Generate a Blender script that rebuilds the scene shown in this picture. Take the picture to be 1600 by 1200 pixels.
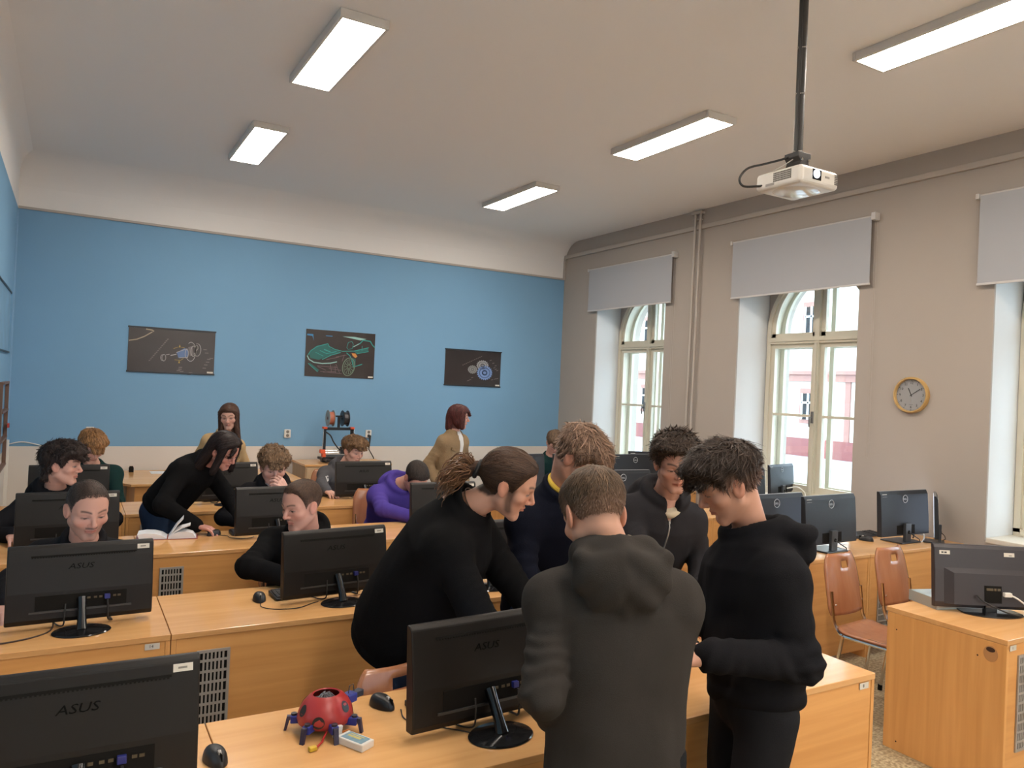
import bpy, bmesh, math, random
import numpy as np
from mathutils import Vector, Matrix

for o in list(bpy.data.objects):
    bpy.data.objects.remove(o, do_unlink=True)
scene = bpy.context.scene
col = scene.collection
random.seed(7)
RNG = np.random.RandomState(11)

# ------------------------------------------------------------------ camera
camd = bpy.data.cameras.new('camera')
camd.sensor_width = 36.0
camd.lens = 1186.0 / 1600.0 * 36.0
camd.clip_start = 0.05
camd.clip_end = 200
cam = bpy.data.objects.new('camera', camd)
col.objects.link(cam)
cam.matrix_world = Matrix(((0.86328, -0.04115, -0.50304, 0.0),
                           (-0.5028, 0.01676, -0.86424, 0.0),
                           (0.04399, 0.99901, -0.00622, 1.84),
                           (0, 0, 0, 1)))
scene.camera = cam

# ------------------------------------------------------------------ world (overcast winter sky)
world = bpy.data.worlds.new('overcast_sky')
scene.world = world
world.use_nodes = True
wn = world.node_tree.nodes
wn['Background'].inputs[0].default_value = (0.80, 0.90, 1.0, 1)
wn['Background'].inputs[1].default_value = 4.6

# ------------------------------------------------------------------ exposure
scene.view_settings.view_transform = 'Standard'
scene.view_settings.look = 'None'
scene.view_settings.gamma = 1.0
scene.view_settings.use_curve_mapping = False
scene.view_settings.exposure = 0.95
LAMP_STRENGTH = 24.0
LAMP_COLOR = (1.0, 0.895, 0.785, 1)

# ------------------------------------------------------------------ room measures (metres)
XW, YB, XL, ZC = 6.30, 9.41, -0.535, 4.03     # window wall, back wall, left wall, ceiling
YF = -2.6                                      # wall behind the camera
BLUE0, BLUE1 = 1.015, 3.49
DESK_Z = 0.75
ROWS = [1.905, 3.445, 5.01, 6.48]
DEPTH = 0.62
LEFT_X = [-0.52, 0.41, 1.645, 2.88]
RIGHT_X = [3.885, 5.09, 6.295]

# ------------------------------------------------------------------ materials
MATS = {}
def nodes_of(m):
    return m.node_tree.nodes, m.node_tree.links

def mat(name, color, rough=0.6, spec=0.5, metal=0.0, bump=0.0, bscale=60.0, var=0.0, vscale=6.0, emit=None, estr=0.0, coat=0.0, sheen=0.0):
    if name in MATS:
        return MATS[name]
    m = bpy.data.materials.new(name)
    m.use_nodes = True
    N, L = nodes_of(m)
    b = N['Principled BSDF']
    c = tuple(color) + (1,) if len(color) == 3 else color
    b.inputs['Base Color'].default_value = c
    b.inputs['Roughness'].default_value = rough
    b.inputs['Specular IOR Level'].default_value = spec
    b.inputs['Metallic'].default_value = metal
    if coat:
        b.inputs['Coat Weight'].default_value = coat
    if sheen:
        b.inputs['Sheen Weight'].default_value = sheen
        b.inputs['Sheen Roughness'].default_value = 0.5
    if emit:
        b.inputs['Emission Color'].default_value = tuple(emit) + (1,)
        b.inputs['Emission Strength'].default_value = estr
    if bump or var:
        tc = N.new('ShaderNodeTexCoord')
    if var:
        nz = N.new('ShaderNodeTexNoise')
        nz.inputs['Scale'].default_value = vscale
        nz.inputs['Detail'].default_value = 5
        L.new(tc.outputs['Object'], nz.inputs['Vector'])
        mx = N.new('ShaderNodeMix'); mx.data_type = 'RGBA'
        mx.inputs[6].default_value = tuple(max(0, x * (1 - var)) for x in c[:3]) + (1,)
        mx.inputs[7].default_value = tuple(min(1, x * (1 + var)) for x in c[:3]) + (1,)
        L.new(nz.outputs['Fac'], mx.inputs[0])
        L.new(mx.outputs[2], b.inputs['Base Color'])
    if bump:
        nb = N.new('ShaderNodeTexNoise')
        nb.inputs['Scale'].default_value = bscale
        nb.inputs['Detail'].default_value = 4
        L.new(tc.outputs['Object'], nb.inputs['Vector'])
        bp = N.new('ShaderNodeBump')
        bp.inputs['Strength'].default_value = bump
        bp.inputs['Distance'].default_value = 0.01
        L.new(nb.outputs['Fac'], bp.inputs['Height'])
        L.new(bp.outputs['Normal'], b.inputs['Normal'])
    MATS[name] = m
    return m

def wood(name, c1, c2, axis='X', rough=0.42, scale=1.0, spec=0.4):
    """beech-decor laminate: long faint grain along one axis"""
    if name in MATS:
        return MATS[name]
    m = bpy.data.materials.new(name); m.use_nodes = True
    N, L = nodes_of(m); b = N['Principled BSDF']
    geo = N.new('ShaderNodeNewGeometry')
    mp = N.new('ShaderNodeMapping')
    s = {'X': (1.2, 26, 26), 'Y': (26, 1.2, 26), 'Z': (26, 26, 1.2)}[axis]
    mp.inputs['Scale'].default_value = [v * scale for v in s]
    L.new(geo.outputs['Position'], mp.inputs['Vector'])
    n1 = N.new('ShaderNodeTexNoise'); n1.inputs['Scale'].default_value = 1.0; n1.inputs['Detail'].default_value = 6; n1.inputs['Distortion'].default_value = 0.6
    L.new(mp.outputs['Vector'], n1.inputs['Vector'])
    mp2 = N.new('ShaderNodeMapping'); mp2.inputs['Scale'].default_value = [v * scale * 0.22 for v in s]
    L.new(geo.outputs['Position'], mp2.inputs['Vector'])
    n2 = N.new('ShaderNodeTexNoise'); n2.inputs['Scale'].default_value = 1.0; n2.inputs['Detail'].default_value = 3
    L.new(mp2.outputs['Vector'], n2.inputs['Vector'])
    ad = N.new('ShaderNodeMath'); ad.operation = 'MULTIPLY_ADD'; ad.inputs[1].default_value = 0.55
    L.new(n1.outputs['Fac'], ad.inputs[0])
    ml = N.new('ShaderNodeMath'); ml.operation = 'MULTIPLY'; ml.inputs[1].default_value = 0.45
    L.new(n2.outputs['Fac'], ml.inputs[0]); L.new(ml.outputs[0], ad.inputs[2])
    cr = N.new('ShaderNodeValToRGB')
    cr.color_ramp.elements[0].position = 0.36; cr.color_ramp.elements[0].color = tuple(c2) + (1,)
    cr.color_ramp.elements[1].position = 0.64; cr.color_ramp.elements[1].color = tuple(c1) + (1,)
    L.new(ad.outputs[0], cr.inputs['Fac'])
    L.new(cr.outputs['Color'], b.inputs['Base Color'])
    b.inputs['Roughness'].default_value = rough
    b.inputs['Specular IOR Level'].default_value = spec
    MATS[name] = m
    return m

# ------------------------------------------------------------------ object helpers
def tag(o, label=None, cat=None, group=None, kind=None):
    if label: o['label'] = label
    if cat: o['category'] = cat
    if group: o['group'] = group
    if kind: o['kind'] = kind
    return o

def empty(name, loc=(0, 0, 0), rz=0.0):
    o = bpy.data.objects.new(name, None)
    o.empty_display_size = 0.1
    o.location = loc
    o.rotation_euler = (0, 0, rz)
    col.objects.link(o)
    return o

def thing(name, label, cat, loc=(0, 0, 0), rz=0.0, group=None):
    return tag(empty(name, loc, rz), label, cat, group)

def copy_tree(o, parent=None):
    c = o.copy(); col.objects.link(c)
    if parent is not None:
        c.parent = parent
    for ch in o.children:
        copy_tree(ch, c)
    return c

class MB:
    """collects simple shapes, builds ONE mesh object"""
    def __init__(s):
        s.v = []; s.f = []; s.m = []
    def add(s, vs, fs, mi=0):
        n = len(s.v)
        s.v += [tuple(v) for v in vs]
        s.f += [tuple(i + n for i in f) for f in fs]
        s.m += [mi] * len(fs)
        return s
    def box(s, x0, x1, y0, y1, z0, z1, mi=0, M=None):
        vs = [(x0, y0, z0), (x1, y0, z0), (x1, y1, z0), (x0, y1, z0), (x0, y0, z1), (x1, y0, z1), (x1, y1, z1), (x0, y1, z1)]
        if M is not None: vs = [M @ Vector(v) for v in vs]
        return s.add(vs, [(0, 3, 2, 1), (4, 5, 6, 7), (0, 1, 5, 4), (1, 2, 6, 5), (2, 3, 7, 6), (3, 0, 4, 7)], mi)
    def quad(s, a, b, c, d, mi=0):
        return s.add([a, b, c, d], [(0, 1, 2, 3)], mi)
    def tube(s, pts, r, n=8, mi=0, closed=False, caps=True):
        pts = [Vector(p) for p in pts]
        k = len(pts)
        rs = r if isinstance(r, (list, tuple)) else [r] * k
        rings = []
        up = None
        for i in range(k):
            if closed:
                t = (pts[(i + 1) % k] - pts[i - 1])
            else:
                t = pts[min(i + 1, k - 1)] - pts[max(i - 1, 0)]
            if t.length < 1e-9: t = Vector((0, 0, 1))
            t.normalize()
            if up is None:
                up = Vector((0, 0, 1)) if abs(t.z) < 0.9 else Vector((1, 0, 0))
            a = (up - t * up.dot(t))
            if a.length < 1e-6: a = t.orthogonal()
            a.normalize(); up = a
            b = t.cross(a)
            rings.append([pts[i] + (a * math.cos(2 * math.pi * j / n) + b * math.sin(2 * math.pi * j / n)) * rs[i] for j in range(n)])
        vs = [v for rg in rings for v in rg]
        fs = []
        for i in range(k if closed else k - 1):
            i2 = (i + 1) % k
            for j in range(n):
                fs.append((i * n + j, i * n + (j + 1) % n, i2 * n + (j + 1) % n, i2 * n + j))
        if caps and not closed:
            fs.append(tuple(range(n - 1, -1, -1)))
            fs.append(tuple((k - 1) * n + j for j in range(n)))
        return s.add(vs, fs, mi)
    def lathe(s, prof, n=24, mi=0, c=(0, 0, 0), sx=1.0, sy=1.0, M=None, cap=True):
        """prof: list of (r, z)"""
        vs = []
        for r, z in prof:
            for j in range(n):
                a = 2 * math.pi * j / n
                v = Vector((c[0] + r * math.cos(a) * sx, c[1] + r * math.sin(a) * sy, c[2] + z))
                vs.append(M @ v if M is not None else v)
        fs = []
        k = len(prof)
        for i in range(k - 1):
            for j in range(n):
                fs.append((i * n + j, i * n + (j + 1) % n, (i + 1) * n + (j + 1) % n, (i + 1) * n + j))
        if cap:
            fs.append(tuple(range(n - 1, -1, -1)))
            fs.append(tuple((k - 1) * n + j for j in range(n)))
        return s.add(vs, fs, mi)
    def prism(s, poly, axis, a, b, mi=0, M=None):
        """poly: 2-D outline, extruded along axis between a and b"""
        def p3(u, v, w):
            q = {'X': (w, u, v), 'Y': (u, w, v), 'Z': (u, v, w)}[axis]
            return M @ Vector(q) if M is not None else q
        n = len(poly)
        vs = [p3(u, v, a) for u, v in poly] + [p3(u, v, b) for u, v in poly]
        fs = [tuple(range(n - 1, -1, -1)), tuple(range(n, 2 * n))]
        fs += [(i, (i + 1) % n, n + (i + 1) % n, n + i) for i in range(n)]
        return s.add(vs, fs, mi)
    def build(s, name, m, parent=None, smooth=False, bevel=0.0, bseg=2, loc=None, kind=None):
        me = bpy.data.meshes.new(name)
        me.from_pydata([tuple(v) for v in s.v], [], s.f)
        ms = m if isinstance(m, (list, tuple)) else [m]
        for q in ms: me.materials.append(q)
        if len(ms) > 1:
            me.polygons.foreach_set('material_index', s.m)
        bm = bmesh.new(); bm.from_mesh(me)
        bmesh.ops.recalc_face_normals(bm, faces=bm.faces)
        bm.to_mesh(me); bm.free()
        o = bpy.data.objects.new(name, me)
        col.objects.link(o)
        if parent is not None: o.parent = parent
        if loc is not None: o.location = loc
        if smooth:
            me.polygons.foreach_set('use_smooth', [True] * len(me.polygons))
            try:
                me.set_sharp_from_angle(angle=math.radians(40))
            except Exception:
                pass
        if bevel:
            bv = o.modifiers.new('bevel', 'BEVEL')
            bv.width = bevel; bv.segments = bseg; bv.limit_method = 'ANGLE'; bv.angle_limit = math.radians(35)
        if kind: o['kind'] = kind
        return o

def curve(pts, n=6):
    """Catmull-Rom smoothing of a cable path"""
    P_ = [Vector(p) for p in pts]
    P_ = [P_[0] * 2 - P_[1]] + P_ + [P_[-1] * 2 - P_[-2]]
    out = []
    for i in range(1, len(P_) - 2):
        a, b_, c, d = P_[i - 1], P_[i], P_[i + 1], P_[i + 2]
        for k in range(n):
            t = k / n
            out.append(.5 * ((2 * b_) + (c - a) * t + (2 * a - 5 * b_ + 4 * c - d) * t * t + (3 * b_ - a - 3 * c + d) * t ** 3))
    out.append(P_[-2])
    return out

def rot_about(p, rz=0, rx=0, ry=0):
    return Matrix.Translation(p) @ Matrix.Rotation(rz, 4, 'Z') @ Matrix.Rotation(rx, 4, 'X') @ Matrix.Rotation(ry, 4, 'Y')

def text_obj(name, s, size, m, parent, M, ext=0.0004, align='CENTER'):
    cu = bpy.data.curves.new(name, 'FONT')
    cu.body = s; cu.size = size; cu.extrude = ext
    cu.align_x = align; cu.align_y = 'CENTER'
    cu.resolution_u = 2
    t = bpy.data.objects.new(name + '_tmp', cu)
    col.objects.link(t)
    dg = bpy.context.evaluated_depsgraph_get()
    me = bpy.data.meshes.new_from_object(t.evaluated_get(dg))
    bpy.data.objects.remove(t, do_unlink=True)
    me.name = name
    me.materials.clear(); me.materials.append(m)
    o = bpy.data.objects.new(name, me)
    col.objects.link(o)
    if parent is not None: o.parent = parent
    o.matrix_local = M
    return o

# shared colours
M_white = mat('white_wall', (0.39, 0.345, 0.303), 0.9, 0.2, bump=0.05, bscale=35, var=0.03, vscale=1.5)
M_ceil = mat('ceiling_paint', (0.80, 0.77, 0.735), 0.95, 0.15, bump=0.03, bscale=20)
M_black = mat('black_plastic', (0.012, 0.011, 0.011), 0.42, 0.4, bump=0.03, bscale=700)
M_gloss = mat('gloss_black', (0.010, 0.010, 0.011), 0.12, 0.5)
M_sticker = mat('label_paper', (0.62, 0.58, 0.50), 0.6)
M_ink = mat('label_ink', (0.03, 0.03, 0.03), 0.6)
M_chrome = mat('chrome', (0.75, 0.72, 0.68), 0.16, 0.5, 1.0)
M_greymetal = mat('grille_grey', (0.40, 0.37, 0.33), 0.5, 0.4, 0.3)
M_dark = mat('dark_hollow', (0.012, 0.011, 0.010), 0.9, 0.1)
M_cable = mat('black_cable', (0.014, 0.013, 0.012), 0.5)
M_whitepl = mat('white_plastic', (0.70, 0.67, 0.61), 0.4)
W_top = wood('beech_laminate_top', (0.72, 0.40, 0.165), (0.63, 0.33, 0.125), 'X', 0.15, spec=.5)
W_front = wood('beech_laminate_front', (0.74, 0.375, 0.125), (0.62, 0.29, 0.085), 'X', 0.45)
W_side = wood('beech_laminate_side', (0.74, 0.38, 0.13), (0.62, 0.295, 0.09), 'Z', 0.45)
M_ply = wood('varnished_plywood', (0.40, 0.165, 0.075), (0.31, 0.115, 0.05), 'Z', 0.22, 0.7, 0.6)
# ================================================================== room shell
def struct(o):
    o['kind'] = 'structure'
    return o

# floor: speckled terrazzo-like linoleum
fm = bpy.data.materials.new('speckled_lino'); fm.use_nodes = True
N, L = nodes_of(fm); b = N['Principled BSDF']
geo = N.new('ShaderNodeNewGeometry')
vo = N.new('ShaderNodeTexNoise'); vo.inputs['Scale'].default_value = 55; vo.inputs['Detail'].default_value = 6
L.new(geo.outputs['Position'], vo.inputs['Vector'])
cr = N.new('ShaderNodeValToRGB')
cr.color_ramp.elements[0].position = 0.38; cr.color_ramp.elements[0].color = (0.20, 0.145, 0.075, 1)
cr.color_ramp.elements[1].position = 0.62; cr.color_ramp.elements[1].color = (0.47, 0.39, 0.25, 1)
L.new(vo.outputs['Fac'], cr.inputs['Fac']); L.new(cr.outputs['Color'], b.inputs['Base Color'])
b.inputs['Roughness'].default_value = 0.4
struct(MB().box(XL, XW, YF, YB, -0.05, 0).build('floor', fm))

# ceiling with coved edges along the back and the left wall
mb = MB()
cx = 0.34; cz = 0.30
mb.box(XL - .1, XW + 0.02, YF, YB, ZC, ZC + 0.06)
prof = [(YB, ZC + 0.02), (YB - cx, ZC + 0.02)]
for i in range(9):
    a = math.pi / 2 * i / 8
    prof.append((YB - cx + cx * math.sin(a), ZC - cz + cz * math.cos(a)))
mb.prism(prof, 'X', XL, XW)
prof = [(XL, ZC + 0.02), (XL + 0.12, ZC + 0.02)]
for i in range(7):
    a = math.pi / 2 * i / 6
    prof.append((XL + 0.12 - 0.12 * math.sin(a), ZC - 0.2 + 0.2 * math.cos(a)))
mb.prism(prof, 'Y', YF, YB)
struct(mb.build('ceiling', M_ceil, smooth=True))

M_blue = mat('blue_wall_paint', (0.19, 0.36, 0.53), 0.85, 0.25, bump=0.05, bscale=40, var=0.04, vscale=1.2)
M_grey = mat('washable_wall_paint', (0.65, 0.595, 0.535), 0.7, 0.3, bump=0.03, bscale=40, var=0.03, vscale=2)

def banded(name, boxes):
    mb = MB()
    for (x0, x1, y0, y1, z0, z1, mi) in boxes:
        mb.box(x0, x1, y0, y1, z0, z1, mi)
    return struct(mb.build(name, [M_ceil, M_blue, M_grey]))

T = 0.15
bands = [(0, BLUE0, 2), (BLUE0, BLUE1, 1), (BLUE1, ZC, 0)]
banded('wall_back', [(XL - T, XW, YB, YB + T, a, c, m) for a, c, m in bands])
banded('wall_left', [(XL - T, XL, YF, YB, a, c, m) for a, c, m in bands])
struct(MB().box(XL - T, XW + 0.5, YF - T, YF, 0, ZC).build('wall_front', mat('front_wall_white', (.80, .77, .72), .9)))

# window wall with three deep openings
WINS = [(7.15, 8.575, 7.22, 8.53), (4.49, 5.965, 4.56, 5.88), (1.83, 3.29, 1.90, 3.27)]   # opening y0,y1 / frame y0,y1
EXTRA = (-0.85, 0.62, -0.78, 0.58)                                                     # one more window beside the camera
XF = XW + 0.42
OZ0, OZ1 = 0.80, 3.32
SPRING = 2.60
mb = MB()
allw = sorted(WINS + [EXTRA])
ys = [YF]
for w in allw: ys += [w[0], w[1]]
ys.append(YB)
XO = XF + 0.22
for i in range(0, len(ys), 2):
    mb.box(XW, XW + 0.02, ys[i], ys[i + 1], 0, ZC)
    # outer leaf blocking daylight
for w in allw:
    mb.box(XW, XW + 0.02, w[0], w[1], 0, OZ0)
    mb.box(XW, XW + 0.02, w[0], w[1], OZ1, ZC)
    y0, y1, f0, f1 = w
    mb.quad((XW + .02, y0, OZ0), (XF + .1, f0, OZ0), (XF + .1, f0, OZ1), (XW + .02, y0, OZ1))
    mb.quad((XW + .02, y1, OZ0), (XF + .1, f1, OZ0), (XF + .1, f1, OZ1), (XW + .02, y1, OZ1))
    mb.quad((XW, y0, OZ1), (XW, y1, OZ1), (XF + .1, f1, OZ1), (XF + .1, f0, OZ1))
    # spandrels over the arch
    r = (f1 - f0) / 2; cy = (f0 + f1) / 2
    for sgn in (-1, 1):
        poly = [(cy, OZ1 + 0.05)] + [(cy + sgn * r * math.sin(a), SPRING + r * math.cos(a)) for a in [math.pi / 2 * k / 12 for k in range(13)]] + [(cy + sgn * (r + 0.001), OZ1 + 0.05)]
        mb.prism(poly, 'X', XF - 0.02, XO + 0.12)
    # outer masonry around
    mb.box(XO, XO + 0.12, f0 - 0.5, f0, 0, ZC); mb.box(XO, XO + 0.12, f1, f1 + 0.5, 0, ZC)
    mb.box(XO, XO + 0.12, f0, f1, 0, OZ0 + .05); mb.box(XO, XO + 0.12, f0, f1, OZ1, ZC)
    mb.quad((XF + .1, f0, OZ0), (XO, f0, OZ0), (XO, f0, SPRING), (XF + .1, f0, SPRING))
    mb.quad((XF + .1, f1, OZ0), (XO, f1, OZ0), (XO, f1, SPRING), (XF + .1, f1, SPRING))
for i, f_ in enumerate(mb.f):     # white reveals; the cool daylight on them is put into their colour
    if len(f_) == 4 and abs(max(mb.v[j][0] for j in f_) - (XF + .1)) < .02 and min(mb.v[j][0] for j in f_) < XW + .03: mb.m[i] = 1
M_reveal = mat('daylit_white_reveal', (.66, .675, .68), .85)
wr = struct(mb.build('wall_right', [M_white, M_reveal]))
for i in range(0, len(ys), 2):   # masonry core so that no light leaks through the piers
    pass
core = MB()
for i in range(0, len(ys), 2):
    core.box(XW + 0.021, XW + 0.05, ys[i], ys[i + 1], 0, ZC)
for w in allw:
    core.box(XW + 0.021, XW + 0.05, w[0], w[1], 0, OZ0 - 0.03)
    core.box(XW + 0.021, XW + 0.05, w[0], w[1], OZ1 + 0.03, ZC)
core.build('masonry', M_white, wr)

M_frame = mat('cream_window_paint', (0.62, 0.575, 0.46), 0.4, 0.5, bump=0.02, bscale=30)
M_sill = mat('sill_board', (0.62, 0.57, 0.48), 0.4)
M_brass = mat('window_handle_metal', (0.22, 0.20, 0.18), 0.35, 0.5, 0.8)
gm = bpy.data.materials.new('window_glass'); gm.use_nodes = True
N, L = nodes_of(gm); N.remove(N['Principled BSDF'])
tr = N.new('ShaderNodeBsdfTransparent'); tr.inputs[0].default_value = (0.93, 0.96, 0.97, 1)
gl = N.new('ShaderNodeBsdfGlossy'); gl.inputs['Roughness'].default_value = 0.02
mx = N.new('ShaderNodeMixShader'); mx.inputs[0].default_value = 0.06
L.new(tr.outputs[0], mx.inputs[1]); L.new(gl.outputs[0], mx.inputs[2])
L.new(mx.outputs[0], N['Material Output'].inputs[0])

def window(n, w):
    y0, y1, f0, f1 = w
    cy = (f0 + f1) / 2; r = (f1 - f0) / 2
    root = struct(empty('window_%d' % n, (XF, cy, OZ0)))
    def P(mb, name, m, par=root, **k):
        o = mb.build(name, m, par, **k)
        o.location = (-XF, -cy, -OZ0) if par is root else (0, 0, 0)
        return o
    def arch(mb, ro, ri, xa, xb, zs=SPRING):
        for k in range(20):
            a0 = math.pi * k / 20; a1 = math.pi * (k + 1) / 20
            poly = [(cy + ro * math.cos(a0), zs + ro * math.sin(a0)), (cy + ro * math.cos(a1), zs + ro * math.sin(a1)),
                    (cy + ri * math.cos(a1), zs + ri * math.sin(a1)), (cy + ri * math.cos(a0), zs + ri * math.sin(a0))]
            mb.prism(poly, 'X', xa, xb)
    # outer frame
    mb = MB(); zb = OZ0 + 0.06
    mb.box(XF - .04, XF + .2, f0, f0 + .05, zb, SPRING); mb.box(XF - .04, XF + .2, f1 - .05, f1, zb, SPRING)
    mb.box(XF - .04, XF + .2, f0, f1, OZ0, zb + .03)
    arch(mb, r, r - .05, XF - .04, XF + .2)
    P(mb, 'window_frame', M_frame)
    zt = 2.49
    P(MB().box(XF - .05, XF + .05, f0 + .05, f1 - .05, zt - .035, zt + .035).box(XF - .065, XF - .05, f0 + .05, f1 - .05, zt - .01, zt + .02), 'transom', M_frame)
    P(MB().box(XF - .055, XF + .04, cy - .028, cy + .028, zb, SPRING + r - .05).box(XF - .068, XF - .055, cy - .014, cy + .014, zb, zt - .035), 'mullion', M_frame)
    for layer, dx in ((0, 0.0), (1, 0.15)):
        xa, xb = XF - .02 + dx, XF + .02 + dx
        for sg in (-1, 1):
            ya, yb = (f0 + .05, cy - .025) if sg < 0 else (cy + .025, f1 - .05)
            t = .05
            sash = P(MB().box(xa, xb, ya, ya + t, zb + .03, zt - .03).box(xa, xb, yb - t, yb, zb + .03, zt - .03)
                     .box(xa, xb, ya + t, yb - t, zb + .03, zb + .03 + .07).box(xa, xb, ya + t, yb - t, zt - .03 - t, zt - .03), 'sash', M_frame)
            zm = 1.69
            P(MB().box(xa + .005, xb - .005, ya + t, yb - t, zm - .013, zm + .013), 'glazing_bar', M_frame)
            P(MB().box(xa + .017, xa + .021, ya + t, yb - t, zb + .10, zm - .013), 'pane', gm)
            P(MB().box(xa + .017, xa + .021, ya + t, yb - t, zm + .013, zt - .08), 'pane', gm)
            # arched fanlight
            mb = MB()
            ri = r - .05
            arc = [(cy + sg * ri * math.sin(a), SPRING + ri * math.cos(a)) for a in [math.pi / 2 * k / 12 for k in range(13)]]
            inn = [(cy + sg * (.03 + t) + sg * (ri - .03 - 2 * t) * math.sin(a), SPRING + (ri - t) * math.cos(a)) for a in [math.pi / 2 * k / 12 for k in range(13)]]
            for k in range(12):
                mb.prism([arc[k], arc[k + 1], inn[k + 1], inn[k]], 'X', xa, xb)
            mb.box(xa, xb, min(inn[-1][0], arc[-1][0]), max(inn[-1][0], arc[-1][0]), zt + .03, SPRING)
            mb.box(xa, xb, cy + (sg * .028 if sg > 0 else -.028 - t), cy + (.028 + t if sg > 0 else -.028), zt + .03, SPRING + ri - .02)
            mb.box(xa, xb, ya, yb, zt + .03, zt + .03 + t)
            P(mb, 'fanlight_sash', M_frame)
            poly = [(inn[0][0], zt + .08)] + inn + [(inn[-1][0], zt + .08)]
            P(MB().prism(poly, 'X', xa + .017, xa + .021), 'pane', gm)
    hd = MB().box(XF - .085, XF - .068, cy - .012, cy + .012, 1.62, 1.74)
    hd.tube([(XF - .09, cy, 1.68), (XF - .12, cy, 1.68), (XF - .12, cy, 1.58)], .008, 8)
    P(hd, 'handle', M_brass, smooth=True)
    P(MB().box(XW - .01, XF - .04, y0 + .01, y1 - .01, OZ0 - .01, OZ0 + .03), 'window_sill', M_sill, bevel=.006)
    return root
for i, w in enumerate(WINS):
    window(i + 1, w)
window(4, EXTRA)

# surface duct under the ceiling and the heating pipes between the windows
M_trim = mat('trim_paint', (0.42, 0.375, 0.33), 0.6)
mb = MB().box(XW - .035, XW, YF, YB, 3.795, 3.845)
struct(mb.build('trim_1', M_trim, bevel=.004))
struct(MB().box(XW - .03, XW, YB - .03, YB, BLUE1, 3.80).box(XL, XW, YB - .02, YB, BLUE1 - .004, BLUE1 + .022).build('trim_2', M_trim, bevel=.003))
mb = MB()
for y in (6.64, 6.56):
    pass
p = thing('heating_pipes', 'two slim painted heating pipes running down the wall between the windows', 'pipe', (XW, 6.6, 0))
for y in (6.64, 6.56):
    o = MB().tube([(XW - .045, y, 3.985), (XW - .045, y + .008, 2.6), (XW - .045, y + .02, 1.40), (XW - .045, y + .02, 0.79)], .016, 10).build('pipe', M_trim, p, smooth=True)
    o.location = (-XW, -6.6, 0)
for z in (3.9, 1.42):
    for y in (6.655, 6.575):
        o = MB().box(XW - .068, XW, y - .022, y + .022, z, z + .018).build('bracket', M_trim, p, bevel=.003); o.location = (-XW, -6.6, 0)
o = MB().box(XW - .07, XW, 6.53, 6.69, 3.97, 4.0).build('ceiling_bracket', M_trim, p, bevel=.003); o.location = (-XW, -6.6, 0)

# skirting along the back and window walls
struct(MB().box(XL, XW, YB - .015, YB, 0, .09).build('baseboard_back', mat('baseboard_brown', (0.22, .12, .06), .5)))
struct(MB().box(XW - .015, XW, YF, YB, 0, .09).build('baseboard_right', MATS['baseboard_brown']))

# ================================================================== outside: street and facade across it
M_fac = mat('facade_plaster', (0.60, 0.56, 0.50), 0.9)
M_facp = mat('facade_pink', (0.33, 0.175, 0.145), 0.9)
M_facr = mat('facade_red_plinth', (0.24, 0.085, 0.08), 0.9)
M_snow = mat('snowy_street', (0.40, 0.43, 0.45), 0.8, bump=.4, bscale=3, var=.35, vscale=.8)
M_facw = mat('facade_window_glass', (0.035, 0.033, 0.033), 0.8, .1)
struct(MB().box(XO + .12, 75, -25, 70, -1.0, -0.9).build('street', M_snow))
tag(bpy.data.objects['street'], kind='structure')
FX = 32.0
GZ = -0.9
fb = thing('townhouse', 'pale townhouse with pink trim and red plinth across the street', 'building', (FX, 30, GZ))
def FP(mb, name, m, par=None, **k):
    o = mb.build(name, m, par or fb, **k)
    if par is None: o.location = (-FX, -30, -GZ)
    return o
FP(MB().box(FX, FX + 8, 14.0, 62, GZ, 9.2), 'wall', M_fac)
FP(MB().box(FX - .10, FX, 14.0, 62, GZ, 0.0), 'plinth', M_facr)
FP(MB().box(FX - .15, FX, 14.0, 62, 2.85, 3.25).box(FX - .28, FX, 14.0, 62, 3.2, 3.38), 'string_course', M_facp)
FP(MB().box(FX - .08, FX, 23.0, 23.28, 0.0, 2.85), 'corner_strip', M_facp)
FP(MB().prism([(FX - .6, 9.2), (FX + 8, 9.2), (FX + 8, 13.6), (FX + 6, 13.6)], 'Y', 13.6, 62.4), 'roof', mat('roof_tile_red', (.32, .13, .09), .8))
for (yc, z0, z1) in [(y_, .95, 2.25) for y_ in (20.2, 25.3, 28.4, 31.5, 34.6, 37.7, 40.8, 43.9, 47)] + [(y_, 5.2, 6.6) for y_ in (20.2, 25.3, 28.4, 31.5, 34.6, 37.7, 40.8)]:
    wv = FP(MB().box(FX - .10, FX + .02, yc - .55, yc + .55, z0 - .2, z1 + .25), 'window_surround', M_facp)
    MB().box(FX - .14, FX - .05, yc - .38, yc + .38, z0, z1).build('window_pane', M_facw, wv)
    fr = MB().box(FX - .18, FX - .12, yc - .05, yc + .05, z0, z1).box(FX - .18, FX - .12, yc - .38, yc + .38, (z0 * .35 + z1 * .65) - .05, (z0 * .35 + z1 * .65) + .05)
    fr.box(FX - .18, FX - .12, yc - .42, yc - .32, z0, z1).box(FX - .18, FX - .12, yc + .32, yc + .42, z0, z1)
    fr.build('window_frame', mat('facade_frame_white', (.8, .8, .78), .5), wv)

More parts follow.
